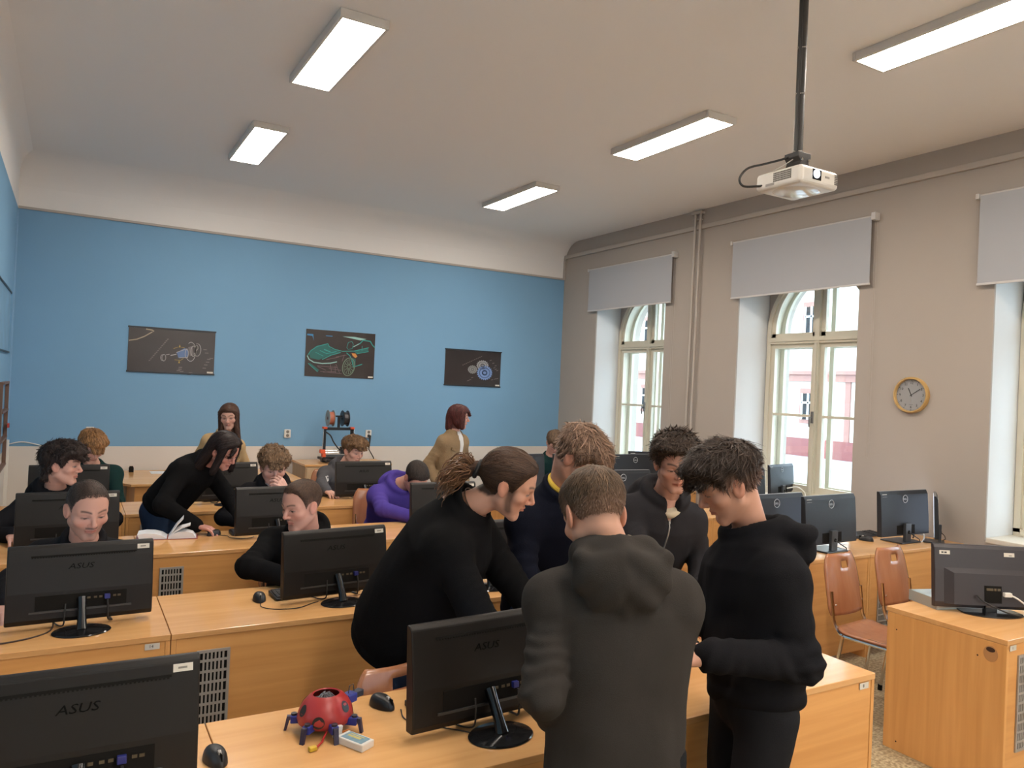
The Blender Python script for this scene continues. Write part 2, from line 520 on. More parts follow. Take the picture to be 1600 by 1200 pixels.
# ================================================================== ceiling lamps
M_led = bpy.data.materials.new('lit_led_diffuser'); M_led.use_nodes = True
N, L = nodes_of(M_led); N.remove(N['Principled BSDF'])
em = N.new('ShaderNodeEmission'); em.inputs[0].default_value = LAMP_COLOR; em.inputs[1].default_value = LAMP_STRENGTH
L.new(em.outputs[0], N['Material Output'].inputs[0])
M_lampframe = mat('lamp_frame_white', (0.62, 0.58, 0.53), 0.4)
LZ = 3.975
lamp_labels = {
    (0, 0): None,
}
def lamp(x, y, label):
    t = thing('ceiling_lamp', label, 'lamp', (x, y, ZC), 0, 'flat rectangular ceiling lamps')
    hw, hl = .152, .605
    mb = MB()
    mb.box(-hw, hw, -hl, -hl + .022, LZ - ZC, 0).box(-hw, hw, hl - .022, hl, LZ - ZC, 0)
    mb.box(-hw, -hw + .022, -hl + .022, hl - .022, LZ - ZC, 0).box(hw - .022, hw, -hl + .022, hl - .022, LZ - ZC, 0)
    mb.build('lamp_frame', M_lampframe, t, bevel=.004)
    MB().box(-hw + .02, hw - .02, -hl + .02, hl - .02, LZ - ZC + .002, LZ - ZC + .02).build('diffuser', M_led, t)
    return t
lamp(1.43, 4.98, 'glowing ceiling lamp at top left, the larger of the left pair')
lamp(1.41, 7.33, 'smaller glowing ceiling lamp above the left part of the blue wall')
lamp(4.26, 4.88, 'glowing ceiling lamp left of the projector pole, middle of the right row')
lamp(4.29, 7.40, 'most distant glowing ceiling lamp, near the corner by the windows')
lamp(4.29, 2.46, 'large glowing ceiling lamp cut off at the top right corner of the picture')
for (x, y, w_) in ((1.43, 2.5, 'left ceiling lamp just above the camera, outside the picture'), (1.43, 0.1, 'left ceiling lamp a little behind the camera'), (4.29, 0.1, 'right ceiling lamp a little behind the camera'), (1.43, -1.9, 'left ceiling lamp over the front wall behind the camera'), (4.29, -1.9, 'right ceiling lamp over the front wall behind the camera')):
    lamp(x, y, w_)
# ================================================================== desks
GR_W, GR_Z0, GR_Z1 = 0.135, 0.20, 0.665
def grille_mesh(z0, z1):
    mb = MB()
    w = GR_W; fr = .012; y0, y1 = -.006, .002
    mb.box(0, fr, y0, y1, z0, z1).box(w - fr, w, y0, y1, z0, z1).box(fr, w - fr, y0, y1, z0, z0 + fr).box(fr, w - fr, y0, y1, z1 - fr, z1)
    nrow = max(2, int(round((z1 - z0) / .045)))
    for i in range(1, nrow):
        z = z0 + (z1 - z0) * i / nrow
        mb.box(fr, w - fr, y0 + .001, y1, z - .005, z + .005)
    for j in range(1, 7):
        x = fr + (w - 2 * fr) * j / 7
        mb.box(x - .0038, x + .0038, y0 + .002, y1, z0 + fr, z1 - fr)
    return mb
ROWN = ['front', 'second', 'third', 'fourth']
def desk(x0, x1, y0, label, number=None, grille=True, nx=None):
    w = x1 - x0
    t = thing('computer_desk', label, 'desk', (x0, y0, 0), 0, 'beech computer desks in rows')
    g = .0015
    MB().box(g, w - g, 0, DEPTH, DESK_Z - .025, DESK_Z).build('tabletop', W_top, t, bevel=.0025)
    MB().box(.022, w - .022, .006, .024, .06, DESK_Z - .026).build('front_panel', W_front, t)
    MB().box(g, .021, .003, DEPTH - .01, .0, DESK_Z - .026).build('side_panel', W_side, t, bevel=.0015)
    MB().box(w - .021, w - g, .003, DEPTH - .01, .0, DESK_Z - .026).build('side_panel', W_side, t, bevel=.0015)
    if grille:
        MB().box(.105, .105 + GR_W, .0045, .0065, GR_Z0 + .005, GR_Z1 - .005).build('grille_backing', M_dark, t)
        gr = grille_mesh(GR_Z0, GR_Z1).build('grille', M_greymetal, t)
        gr.location = (.105, .004, 0)
    if number:
        nx = w - .07 if nx is None else nx
        lb = MB().box(-.028, .028, -.001, 0, -.0125, .0125).build('number_label', M_sticker, t)
        lb.location = (nx, .0025, DESK_Z - .042)
        text_obj('number', number, .018, M_ink, lb, Matrix.Translation((-.004, -.0012, 0)) @ Matrix.Rotation(math.pi / 2, 4, 'X'))
    return t
where = ['left end', 'middle', 'right end']
NUM = {(1, 0): '14', (0, 2): '8'}
for r, y in enumerate(ROWS):
    for k in range(3):
        lab = 'beech desk at the %s of the %s row, left of the aisle' % (where[k], ROWN[r])
        desk(LEFT_X[k], LEFT_X[k + 1], y, lab, NUM.get((r, k)), grille=(k != 2 or r > 0))
for r, y in enumerate(ROWS):
    for k in range(2):
        lab = 'beech desk of the %s row right of the aisle, %s' % (ROWN[r], ['standing at the aisle', 'standing by the window wall'][k])
        if r == 0 and k == 0:
            d = desk(RIGHT_X[k], RIGHT_X[k + 1], y, 'near beech desk at right with a cable hole in its side panel', '1', nx=.055)
            # oval cable hole with its swivelled cover, and three screw holes on the side facing the aisle
            M_hole = mat('hole_brown', (.05, .02, .01), .8)
            Mx = Matrix.Rotation(math.pi / 2, 4, 'Y')
            MB().lathe([(.033, 0), (.033, .002)], 24, M=Matrix.Translation((-.0008, .075, .665)) @ Mx, sx=1.15).build('hole_cover', mat('cover_plastic', (.47, .23, .09), .5), d)
            MB().lathe([(.019, 0), (.019, .001)], 20, M=Matrix.Translation((-.0016, .075, .685)) @ Mx, sx=.62, sy=1.1).build('cable_hole', M_hole, d)
            sc = MB()
            for (yy, zz) in ((.555, .64), (.135, .64), (.535, .05)):
                sc.lathe([(.004, 0), (.004, .001)], 10, M=Matrix.Translation((-.001, yy, zz)) @ Mx)
            sc.build('screw_hole', M_hole, d)
        else:
            desk(RIGHT_X[k], RIGHT_X[k + 1], y, lab, grille=True)

# ================================================================== chairs
def build_chair():
    root = empty('school_chair')
    # shells: curved plywood, chair faces local -Y
    def shell(fn, nu, nv, hole=None):
        vs = []; fs = []
        for i in range(nu + 1):
            for j in range(nv + 1):
                vs.append(fn(i / nu, j / nv))
        for i in range(nu):
            for j in range(nv):
                if hole and hole(i, j): continue
                fs.append((i * (nv + 1) + j, (i + 1) * (nv + 1) + j, (i + 1) * (nv + 1) + j + 1, i * (nv + 1) + j + 1))
        return vs, fs
    def back(u, v):
        # rounded-top tall shell
        s = (u - .5) * 2
        wv = .195 * (1 - .10 * v) 
        if v > .62: wv *= math.sqrt(max(0.0, 1 - ((v - .62) / .52) ** 2.6))
        if v < .10: wv *= .9 + v
        x = s * wv
        z = .535 + v * .36
        y = .205 + v * .075 - .035 * (1 - s * s) * .9 + .03
        return (x, y - .0, z)
    vs, fs = shell(back, 18, 16, hole=lambda i, j: 7 <= i <= 10 and 12 <= j <= 13)
    me = MB().add(vs, fs); o = me.build('backrest', M_ply, root, smooth=True)
    so = o.modifiers.new('solid', 'SOLIDIFY'); so.thickness = .010; so.offset = 0
    def seat(u, v):
        s = (u - .5) * 2
        wv = .20
        e = abs(v - .5) * 2
        if e > .7: wv *= math.sqrt(max(0, 1 - ((e - .7) / .45) ** 2.4))
        x = s * wv
        y = -.20 + v * .40
        z = .455 - .018 * (1 - s * s) * math.sin(math.pi * min(1, v * 1.05)) - .03 * max(0, .18 - v) / .18 + .02 * max(0, v - .8) / .2
        return (x, y, z)
    vs, fs = shell(seat, 14, 14)
    o = MB().add(vs, fs).build('seat', M_ply, root, smooth=True)
    so = o.modifiers.new('solid', 'SOLIDIFY'); so.thickness = .011; so.offset = 0
    def arc(pts, rad=.05, n=5):
        out = [Vector(pts[0])]
        for i in range(1, len(pts) - 1):
            a, b_, c = Vector(pts[i - 1]), Vector(pts[i]), Vector(pts[i + 1])
            u = (a - b_).normalized(); w = (c - b_).normalized()
            rr = min(rad, (a - b_).length * .45, (c - b_).length * .45)
            p0 = b_ + u * rr; p2 = b_ + w * rr
            for k in range(n + 1):
                t = k / n
                out.append(p0 * (1 - t) ** 2 + b_ * 2 * t * (1 - t) + p2 * t * t)
        out.append(Vector(pts[-1])); return out
    for s in (-1, 1):
        MB().tube(arc([(s * .165, .245, .68), (s * .165, .225, .50), (s * .165, .18, .43), (s * .165, -.15, .43)]), .011, 8).build('back_tube', M_chrome, root, smooth=True)
        MB().tube([(s * .17, -.17, .42), (s * .195, -.21, 0.012)], .011, 8).build('leg', M_chrome, root, smooth=True)
        MB().tube([(s * .17, .16, .42), (s * .195, .215, 0.012)], .011, 8).build('leg', M_chrome, root, smooth=True)
    MB().tube(arc([(-.172, -.172, .415), (-.17, -.17, .435), (.17, -.17, .435), (.172, -.172, .415)], .03), .011, 8).build('front_crossbar', M_chrome, root, smooth=True)
    MB().tube(arc([(-.172, .16, .415), (-.17, .16, .432), (.17, .16, .432), (.172, .16, .415)], .03), .011, 8).build('rear_crossbar', M_chrome, root, smooth=True)
    ft = MB()
    for s in (-1, 1):
        for y in (-.21, .215):
            ft.tube([(s * .195, y, .0), (s * .1935, y, .035)], .0145, 8)
    ft.build('rubber_foot', M_dark, root, smooth=True)
    sc = MB()
    for s in (-1, 1):
        for z in (.60, ):
            sc.lathe([(.0065, 0), (.0065, .003)], 10, M=Matrix.Translation((s * .150, .2225, z)) @ Matrix.Rotation(math.pi / 2, 4, 'X'))
    sc.build('screw', M_chrome, root)
    return root
_chair_proto = build_chair()
_chair_used = [False]
def chair(x, y, rz, label, group='varnished plywood school chairs'):
    o = _chair_proto if not _chair_used[0] else copy_tree(_chair_proto)
    _chair_used[0] = True
    o.location = (x, y, 0); o.rotation_euler = (0, 0, rz)
    tag(o, label, 'chair', group)
    return o
chair(4.29, 2.80, math.radians(6), 'empty plywood chair with chrome legs at the aisle end behind the near right desk')
chair(4.81, 2.81, math.radians(4), 'empty plywood chair behind the near right desk, beside the book')
chair(5.45, 4.32, math.radians(-10), 'plywood chair behind the two monitors by the window, only its top edge showing')
chair(1.16, 2.36, math.radians(12), 'plywood chair pushed under the front row desk beside the ladybug robot').scale = (1, 1, .89)

# ================================================================== monitors
M_port = mat('port_metal', (.11, .085, .05), .5, .3, .2)
M_vga = mat('vga_blue', (.02, .025, .16), .4)
M_screen = mat('lit_screen', (.02, .02, .02), .3, emit=(.75, .85, 1.0), estr=.9)
M_logo = mat('embossed_logo', (.003, .003, .003), .7, .1)
M_asusback = mat('monitor_back_black', (0.012, 0.0105, 0.0095), 0.42, 0.30, bump=.04, bscale=900)
M_dellback = mat('monitor_back_slate', (0.018, 0.020, 0.024), 0.45, 0.35, bump=.03, bscale=900)
M_logogrey = mat('silver_logo', (.42, .43, .44), .35, .5, .5)
def build_asus():
    root = empty('monitor')
    W, Ht, z0 = .548, .322, .025   # back towards local -Y
    hw = W / 2
    Mt = Matrix.Translation((0, .10, z0)) @ Matrix.Rotation(math.radians(-4), 4, 'X')
    zlow = .012
    # shell: upper field, thicker lower belly with a recess
    mb = MB()
    poly = [(.020, 0), (.020, Ht), (.004, Ht), (-.012, Ht - .012), (-.018, Ht - .06), (-.030, .13), (-.030, .02), (-.020, 0)]
    mb.prism(poly, 'X', -hw, hw, M=Mt)
    sh = mb.build('back_shell', M_asusback, root, bevel=.005)
    MB().box(-hw + .012, hw - .012, .0195, .0215, .016, Ht - .012, M=Mt).build('screen', M_screen, root)
    # recess with ports, vent slot, logo, sticker
    MB().box(-.17, .17, -.0315, -.0295, .055, .115, M=Mt).build('port_recess', M_dark, sh)
    MB().box(-.19, .19, -.034, -.029, .045, .053, M=Mt).build('recess_lip', mat('lip_grey', (.05, .048, .046), .3), sh)
    for x in (.02, .045, .065, .118, .135):
        MB().box(x, x + .012, -.034, -.031, .089, .097, M=Mt).build('port', M_port, sh)
    MB().box(.084, .106, -.046, -.031, .083, .103, M=Mt).build('video_plug', M_vga, sh, bevel=.002)
    Ms = Mt @ Matrix.Translation((0, -.0172, Ht - .045)) @ Matrix.Rotation(math.radians(-14), 4, 'X')
    sl = MB(); sl.box(-.19, .205, -.0012, .001, -.004, .003, M=Ms)
    for i in range(40):
        x = -.188 + i * .0098
        sl.box(x, x + .005, -.0014, .001, -.0075, -.004, M=Ms)
    sl.build('vent_slot', M_dark, sh)
    lg_ = text_obj('logo', 'ASUS', .036, M_logo, sh, Mt @ Matrix.Translation((-.005, -.0224, Ht - .094)) @ Matrix.Rotation(math.pi / 2 - .091, 4, 'X'))
    lg_.data.transform(Matrix(((1.15, .25, 0, 0), (0, .9, 0, 0), (0, 0, 1, 0), (0, 0, 0, 1))))
    st = MB().box(-.024, .024, -.0009, 0, -.010, .010).build('sticker', M_sticker, sh)
    st.matrix_local = Mt @ Matrix.Translation((hw - .042, -.0158, Ht - .028)) @ Matrix.Rotation(math.radians(-9), 4, 'X')
    MB().box(-.012, .010, -.0013, -.0005, -.0025, .0025).build('sticker_print', mat('sticker_print_grey', (.22, .20, .17), .6), st)
    # stand
    mb = MB()
    mb.tube([(0, -.005, .008), (0, .012, .04), (0, .045, .085), (0, .075, .12)], [.024, .018, .017, .02], 12)
    mb.build('neck', M_gloss, root, smooth=True)
    mb = MB()
    mb.lathe([(.108, 0), (.110, .003), (.106, .007), (.06, .012), (.018, .016)], 40, sx=1.0, sy=.78)
    mb.build('base', M_gloss, root, smooth=True)
    cb = MB()
    cb.tube(curve([(-.06, .064, .105), (-.062, .055, .06), (-.065, .06, .02), (-.08, .10, .006), (-.10, .16, .006)], 4), .0032, 6)
    cb.build('power_cable', M_cable, root, smooth=True)
    MB().tube(curve([(.095, .052, .112), (.098, .045, .08), (.10, .05, .03), (.12, .11, .006), (.11, .18, .006)], 4), .004, 6).build('video_cable', M_cable, root, smooth=True)
    return root
def build_dell():
    root = empty('monitor')
    W, Ht, z0 = .612, .355, .055
    hw = W / 2
    Mt = Matrix.Translation((0, 0, z0)) @ Matrix.Rotation(math.radians(-3), 4, 'X')
    poly = [(.018, 0), (.018, Ht), (-.004, Ht), (-.018, Ht - .03), (-.024, .14), (-.024, .0)]
    sh = MB().prism(poly, 'X', -hw, hw, M=Mt).build('back_shell', M_dellback, root, bevel=.004)
    MB().box(-hw + .010, hw - .010, .0175, .0195, .014, Ht - .010, M=Mt).build('screen', M_screen, root)
    MB().box(-hw + .002, hw - .002, -.004, .018, Ht - .002, Ht + .001, M=Mt).build('top_rim', mat('rim_grey', (.20, .20, .20), .4), sh)
    MB().box(-.115, .115, -.0255, -.0235, .012, .082, M=Mt).build('port_recess', M_dark, sh)
    ring = [(0 + .030 * math.cos(a), -.0215, Ht - .066 + .030 * math.sin(a)) for a in [2 * math.pi * k / 28 for k in range(28)]]
    MB().tube([Mt @ Vector(p) for p in ring], .0026, 6, closed=True).build('logo_ring', M_logogrey, sh, smooth=True)
    text_obj('logo', 'DELL', .020, M_logogrey, sh, Mt @ Matrix.Translation((0, -.0212, Ht - .068)) @ Matrix.Rotation(math.pi / 2 - .05, 4, 'X'), ext=.0008)
    st = MB().box(-.028, .028, -.0009, 0, -.011, .011).build('sticker', M_sticker, sh)
    st.matrix_local = Mt @ Matrix.Translation((-hw + .05, -.0165, Ht - .034)) @ Matrix.Rotation(math.radians(-6), 4, 'X')
    MB().box(-.004, .016, -.0013, -.0005, -.004, .003).build('sticker_print', mat('sticker_print_grey', (.22, .20, .17), .6), st)
    # stand: flat upright with a round cable hole, square foot
    mb = MB()
    mb.box(-.036, .036, -.046, -.022, .008, .155)
    mb.build('upright', mat('stand_slate', (.045, .05, .056), .35), root, bevel=.003)
    MB().lathe([(.014, 0), (.014, .002)], 20, M=Matrix.Translation((.004, -.0462, .085)) @ Matrix.Rotation(math.pi / 2, 4, 'X')).build('cable_hole', M_dark, root)
    MB().box(-.125, .125, -.075, .115, 0, .011).build('base', mat('stand_foot', (.02, .021, .023), .3), root, bevel=.004)
    cb = MB()
    cb.tube([(.004, -.046, .085), (.03, -.075, .06), (.085, -.085, .03), (.125, -.06, .008), (.16, .05, .006)], .0036, 6)
    cb.build('cable', M_cable, root, smooth=True)
    return root
_protos = {}
def monitor(kind, x, y, rz, label, z=DESK_Z, group=None):
    if kind not in _protos:
        _protos[kind] = o = {'a': build_asus, 'd': build_dell}[kind]()
    else:
        o = copy_tree(_protos[kind])
    o.location = (x, y, z); o.rotation_euler = (0, 0, math.radians(rz))
    tag(o, label, 'monitor', group or {'a': 'black desktop monitors on the left rows', 'd': 'slate desktop monitors on the right rows'}[kind])
    return o
monitor('a', 0.055, 2.05, -1, 'black monitor in the bottom left corner, nearest of all, seen from behind')
monitor('a', 1.215, 2.06, 4, 'black monitor on the front row beside the ladybug robot, overlapped by the charcoal hoodie')
monitor('a', 0.085, 3.62, 2, 'black monitor on the second row in front of the boy with a moustache')
monitor('a', 1.205, 3.63, 6, 'black monitor on the second row in front of the crop-haired boy looking left')
monitor('a', 2.03, 3.62, -4, 'black monitor on the second row glimpsed behind the ponytailed leaning student')
monitor('a', 0.03, 5.21, 2, 'black monitor on the third row behind the boy with a moustache')
monitor('a', 1.27, 5.21, 3, 'black monitor on the third row in front of the curly-haired boy')
monitor('a', 2.53, 5.21, 0, 'black monitor on the third row in front of the purple hoodie')
monitor('a', 0.03, 6.72, 0, 'black monitor on the fourth row before the ginger-haired boy, furthest left')
monitor('a', 1.20, 6.76, 6, 'black monitor on the fourth row half hidden by the bending teacher')
monitor('a', 2.43, 6.76, 1, 'black monitor on the fourth row in front of the grey hoodie boy using a mouse')
monitor('d', 4.88, 3.64, 3, 'slate monitor on the desk right of the black hoodie, nearer the aisle')
monitor('d', 5.83, 3.67, -1, 'slate monitor below the wall clock, standing beside a keyboard')
monitor('d', 4.46, 3.78, 2, 'slate monitor mostly hidden behind the shoulder of the black hoodie', DESK_Z - .0)
monitor('d', 6.10, 3.56, 31, 'monitor seen edge-on behind the slate monitor below the clock').scale = (.62, .8, .95)
monitor('d', 4.28, 5.32, -2, 'slate monitor peeking out above the zipped hoodie, lower of the two', DESK_Z)
monitor('d', 5.76, 5.30, 0, 'slate monitor beside the window, partly hidden by the black hoodie boy')
monitor('d', 6.47, 5.43, 14, 'small monitor with cables standing on the window sill', .83).scale = (.85, .8, .84)
monitor('d', 5.57, 6.72, 1, 'slate monitor standing below the far window with a round silver logo')
monitor('d', 6.06, 6.98, -20, 'far monitor at the window wall just left of the zipped hoodie boy')
monitor('d', 4.83, 6.80, -2, 'slate monitor in front of the distant boy with glasses')
monitor('d', 4.12, 6.80, 8, 'far monitor left of the one before the distant boy with glasses')

# the wide monitor on the near right desk
def build_teacher_monitor():
    t = thing('monitor', 'wide black monitor with a white cable on the near right desk', 'monitor', (4.315, 2.215, DESK_Z), math.radians(-31), 'black desktop monitors on the left rows')
    W, Ht, z0 = .60, .335, .022
    hw = W / 2
    M_b = mat('monitor_back_plum', (0.030, 0.026, 0.030), 0.36, .45, bump=.03, bscale=800)
    Mt = Matrix.Translation((0, 0, z0)) @ Matrix.Rotation(math.radians(-5), 4, 'X')
    sh = MB().prism([(.02, 0), (.02, Ht), (0, Ht), (-.012, Ht - .02), (-.016, .20), (-.016, .03), (-.005, 0)], 'X', -hw, hw, M=Mt).build('back_shell', M_b, t, bevel=.005)
    mb = MB()
    a = [(-.24, .215), (.24, .215), (.215, .19), (-.215, .19)]
    vs = [(-.25, -.016, .21), (.25, -.016, .21), (.25, -.016, .02), (-.25, -.016, .02), (-.205, -.034, .185), (.205, -.034, .185), (.205, -.034, .02), (-.205, -.034, .02)]
    mb.add([Mt @ Vector(v) for v in vs], [(0, 1, 5, 4), (1, 2, 6, 5), (2, 3, 7, 6), (3, 0, 4, 7), (4, 5, 6, 7)])
    mb.build('rear_bulge', M_b, sh)
    MB().box(-hw + .012, hw - .012, .0195, .0215, .016, Ht - .012, M=Mt).build('screen', M_screen, t)
    MB().box(-.045, .045, -.0365, -.033, .035, .125, M=Mt).build('port_recess', M_dark, sh)
    pm = MB()
    for x, w_ in ((-.035, .035), (.004, .012), (.022, .016)):
        MB().box(x, x + w_, -.039, -.036, .10, .112, M=Mt).build('port', M_port, sh)
    for x, nm in ((-.245, 'asset_sticker'), (.10, 'asset_sticker')):
        s = MB().box(-.028, .028, -.0009, 0, -.0105, .0105).build(nm, M_sticker, sh)
        s.matrix_local = Mt @ Matrix.Translation((x, -.0158, Ht - .045)) @ Matrix.Rotation(math.radians(-2), 4, 'X')
        q = MB()
        if x < 0: q.box(-.018, -.006, -.0013, -.0005, -.004, .004).box(-.002, .011, -.0013, -.0005, -.005, .004)
        else: q.box(-.002, .014, -.0013, -.0005, -.006, -.001)
        q.build('sticker_print', M_ink if x < 0 else MATS['sticker_print_grey'], s)
    MB().box(-.032, .032, -.02, .012, .006, .10).build('neck', M_gloss, t, bevel=.004)
    poly = [(.16 * math.cos(a_), -.02 + .095 * math.sin(a_)) for a_ in [math.pi + math.pi * k / 20 for k in range(21)]] + [(.15, .05), (-.15, .05)]
    MB().prism(poly, 'Z', 0, .008).build('base', M_gloss, t, bevel=.002)
    MB().tube(curve([(-.09, -.036, .10), (-.07, -.06, .075), (-.02, -.075, .05), (.06, -.09, .022), (.16, -.08, .008), (.28, -.03, .006), (.36, 0, .006)]), .0042, 8).build('power_cable', M_cable, t, smooth=True)
    pl = MB().box(.045, .085, -.056, -.034, .100, .122).build('white_plug', M_whitepl, t, bevel=.003)
    MB().tube(curve([(.08, -.05, .110), (.11, -.06, .095), (.17, -.085, .05), (.23, -.11, .012), (.30, -.12, .006)]), .0045, 8).build('white_cable', M_whitepl, t, smooth=True)
    return t
build_teacher_monitor()

# ================================================================== keyboards and mice
M_key = mat('keycap_black', (.018, .017, .017), .45)
def build_keyboard():
    root = empty('keyboard')
    MB().prism([(-.068, .004), (-.068, .013), (.068, .024), (.068, .004)], 'X', -.22, .22).build('case', M_black, root, bevel=.003)
    k = MB()
    for r in range(6):
        yy = -.058 + r * .0195
        n = 15 if r else 11
        for c in range(22):
            x = -.212 + c * .0193
            if c in (15, 19) : continue
            z = .0135 + (yy + .068) * .081
            k.box(x, x + .0168, yy, yy + .0165, z, z + .007)
    k.build('keys', M_key, root, kind='stuff')
    return root
def build_mouse():
    root = empty('mouse')
    # body: deformed grid dome, long axis local Y
    nu, nv = 16, 10
    vs = []; fs = []
    for i in range(nv + 1):
        ph = math.pi / 2 * i / nv
        for j in range(nu * 2):
            a = math.pi * j / nu
            x = .031 * math.cos(a) * math.cos(ph) ** .55 * (1 - .10 * math.sin(a) * 1)
            y = .054 * math.sin(a) * math.cos(ph) ** .6
            z = .002 + .036 * math.sin(ph) * (1 - .18 * math.sin(a) * math.cos(ph))
            vs.append((x, y, z))
    m = nu * 2
    for i in range(nv):
        for j in range(m):
            fs.append((i * m + j, i * m + (j + 1) % m, (i + 1) * m + (j + 1) % m, (i + 1) * m + j))
    MB().add(vs, fs).build('body', M_black, root, smooth=True)
    MB().lathe([(.0075, -.004), (.0085, 0), (.0075, .004)], 14, M=Matrix.Translation((0, .026, .034)) @ Matrix.Rotation(math.pi / 2, 4, 'Y')).build('scroll_wheel', M_greymetal, root)
    MB().box(-.0005, .0005, .005, .052, .018, .0375).build('button_gap', M_dark, root)
    return root
_kb = {}
def keyboard(x, y, rz, label):
    o = copy_tree(_kb['k']) if 'k' in _kb else build_keyboard()
    _kb.setdefault('k', o)
    o.location = (x, y, DESK_Z); o.rotation_euler = (0, 0, math.radians(rz))
    return tag(o, label, 'keyboard', 'black keyboards on the desks')
def mouse(x, y, rz, label, cable=None):
    o = copy_tree(_kb['m']) if 'm' in _kb else build_mouse()
    _kb.setdefault('m', o)
    o.location = (x, y, DESK_Z); o.rotation_euler = (0, 0, math.radians(rz))
    tag(o, label, 'mouse', 'black computer mice')
    if cable:
        c = MB().tube(curve(cable), .0022, 6).build('mouse_cable', M_cable, None, smooth=True)
        tag(c, 'thin cable of the ' + label.replace('black mouse', 'mouse'), 'cable', 'thin mouse cables')
    return o
keyboard(1.245, 2.33, 4, 'black keyboard behind the front row monitor beside the ladybug robot')
keyboard(1.13, 3.85, 4, 'black keyboard before the crop-haired boy on the second row')
keyboard(0.06, 3.88, 2, 'black keyboard behind the second row monitor of the boy with a moustache')
keyboard(0.05, 2.36, 0, 'black keyboard in the bottom left corner behind the nearest monitor')
keyboard(1.22, 5.49, 2, 'black keyboard on the third row beside the hand with a mouse')
keyboard(2.45, 7.02, 1, 'black keyboard on the fourth row before the grey hoodie boy')
keyboard(5.70, 3.95, 3, 'black keyboard under the slate monitor below the clock')
keyboard(1.25, 7.02, 3, 'black keyboard on the fourth row beyond the bending teacher')
zc = DESK_Z + .003
mouse(0.955, 2.415, 200, 'black mouse between the ladybug robot and the front row monitor', [(1.00, 2.36, zc), (.985, 2.30, zc), (1.0, 2.25, zc), (1.05, 2.20, zc), (1.12, 2.13, zc), (1.18, 2.05, zc), (1.21, 2.02, zc)])
mouse(0.845, 3.815, 175, 'black mouse on the second row left of the crop-haired boy', [(.84, 3.76, zc), (.83, 3.70, zc), (.86, 3.65, zc), (.92, 3.62, zc), (.99, 3.62, zc), (1.05, 3.66, zc), (1.10, 3.69, zc)])
mouse(0.892, 5.49, 120, 'black mouse under the hand of the bending teacher', [(.925, 5.47, zc), (.97, 5.43, zc), (.98, 5.36, zc), (1.05, 5.31, zc), (1.10, 5.32, zc), (1.13, 5.36, zc)])
mouse(2.175, 6.955, 150, 'black mouse under the hand of the grey hoodie boy', [(2.21, 6.93, zc), (2.25, 6.90, zc), (2.30, 6.88, zc)])
mouse(0.40, 2.26, 190, 'black mouse at the bottom left beside the nearest monitor')
mouse(2.08, 2.30, 170, 'black mouse glimpsed between the two standing hoodies on the front row')
mouse(5.55, 3.80, 30, 'black mouse on the keyboard side of the slate monitor below the clock')
# ================================================================== roller blinds
M_blind = mat('blind_fabric', (.38, .388, .405), .85, .2, bump=.05, bscale=500)
M_blindbar = mat('blind_rail', (.55, .53, .51), .5)
for i, (y0, y1, zb, lab) in enumerate([(6.985, 8.73, 2.965, 'grey roller blind over the far window, the smallest in view'), (4.335, 6.05, 2.93, 'grey roller blind over the middle window, left of the clock'), (1.70, 3.42, 2.83, 'grey roller blind cut off at the right edge of the picture'), (-1.0, .75, 2.9, 'grey roller blind of the window beside the camera, outside the picture')]):
    zt = 3.55
    t = thing('roller_blind', lab, 'blind', (XW, (y0 + y1) / 2, zb), 0, 'grey roller blinds')
    hy = (y1 - y0) / 2; hz = zt - zb; x = -.05
    MB().box(x - .001, x + .001, -hy + .02, hy - .02, .01, hz).build('fabric', M_blind, t)
    MB().tube([(x + .016, -hy, hz), (x + .016, hy, hz)], .017, 12).build('roller', M_blindbar, t, smooth=True)
    MB().box(x - .006, x + .006, -hy + .015, hy - .015, 0, .018).build('bottom_bar', M_blindbar, t, bevel=.003)
    MB().box(-.075, 0, -hy - .03, -hy + .012, hz - .035, hz + .035).build('end_bracket', M_blindbar, t, bevel=.004)
    MB().box(-.06, 0, hy - .01, hy + .015, hz - .022, hz + .022).build('end_bracket', M_blindbar, t, bevel=.004)
    MB().tube([(-.045, -hy - .012, hz - .03), (-.043, -hy - .014, -.3), (-.04, -hy - .014, -1.55), (-.03, -hy - .02, -1.58), (-.025, -hy - .026, -1.55), (-.025, -hy - .022, hz - .03)], .0014, 5).build('bead_chain', M_trim, t, smooth=True)

# ================================================================== wall clock
t = thing('wall_clock', 'round wall clock with a wooden rim on the window wall', 'clock', (XW, 3.935, 1.937))
MX = Matrix.Rotation(-math.pi / 2, 4, 'Y')      # local z -> -x (towards the room)
M_rim = wood('clock_rim_wood', (.55, .36, .15), (.45, .28, .10), 'Z', .35)
MB().lathe([(.157, 0), (.157, .030), (.150, .040), (.141, .040), (.137, .030), (.137, .006)], 64, M=MX, cap=False).build('rim', M_rim, t, smooth=True)
MB().lathe([(.139, .004), (.139, .012)], 64, M=MX).build('dial', mat('clock_dial', (.29, .29, .29), .5), t)
def on_dial(u, v, d=.0135):   # u to the right as seen from the room (towards -y), v up
    return Matrix(((0, 0, -1, -d), (-1, 0, 0, -u), (0, 1, 0, v), (0, 0, 0, 1)))
mk = MB()
for k in range(60):
    a = math.pi / 2 - 2 * math.pi * k / 60
    l = .012 if k % 5 == 0 else .006; w_ = .0018 if k % 5 == 0 else .0008
    R_ = on_dial(0, 0, .0125) @ Matrix.Rotation(a, 4, 'Z')
    mk.box(.134 - l, .134, -w_, w_, 0, .0012, M=R_)
mk.build('minute_marks', M_ink, t)
for k in range(1, 13):
    a = math.pi / 2 - 2 * math.pi * k / 12
    text_obj('numeral', str(k), .031, M_ink, t, on_dial(.104 * math.cos(a), .104 * math.sin(a)))
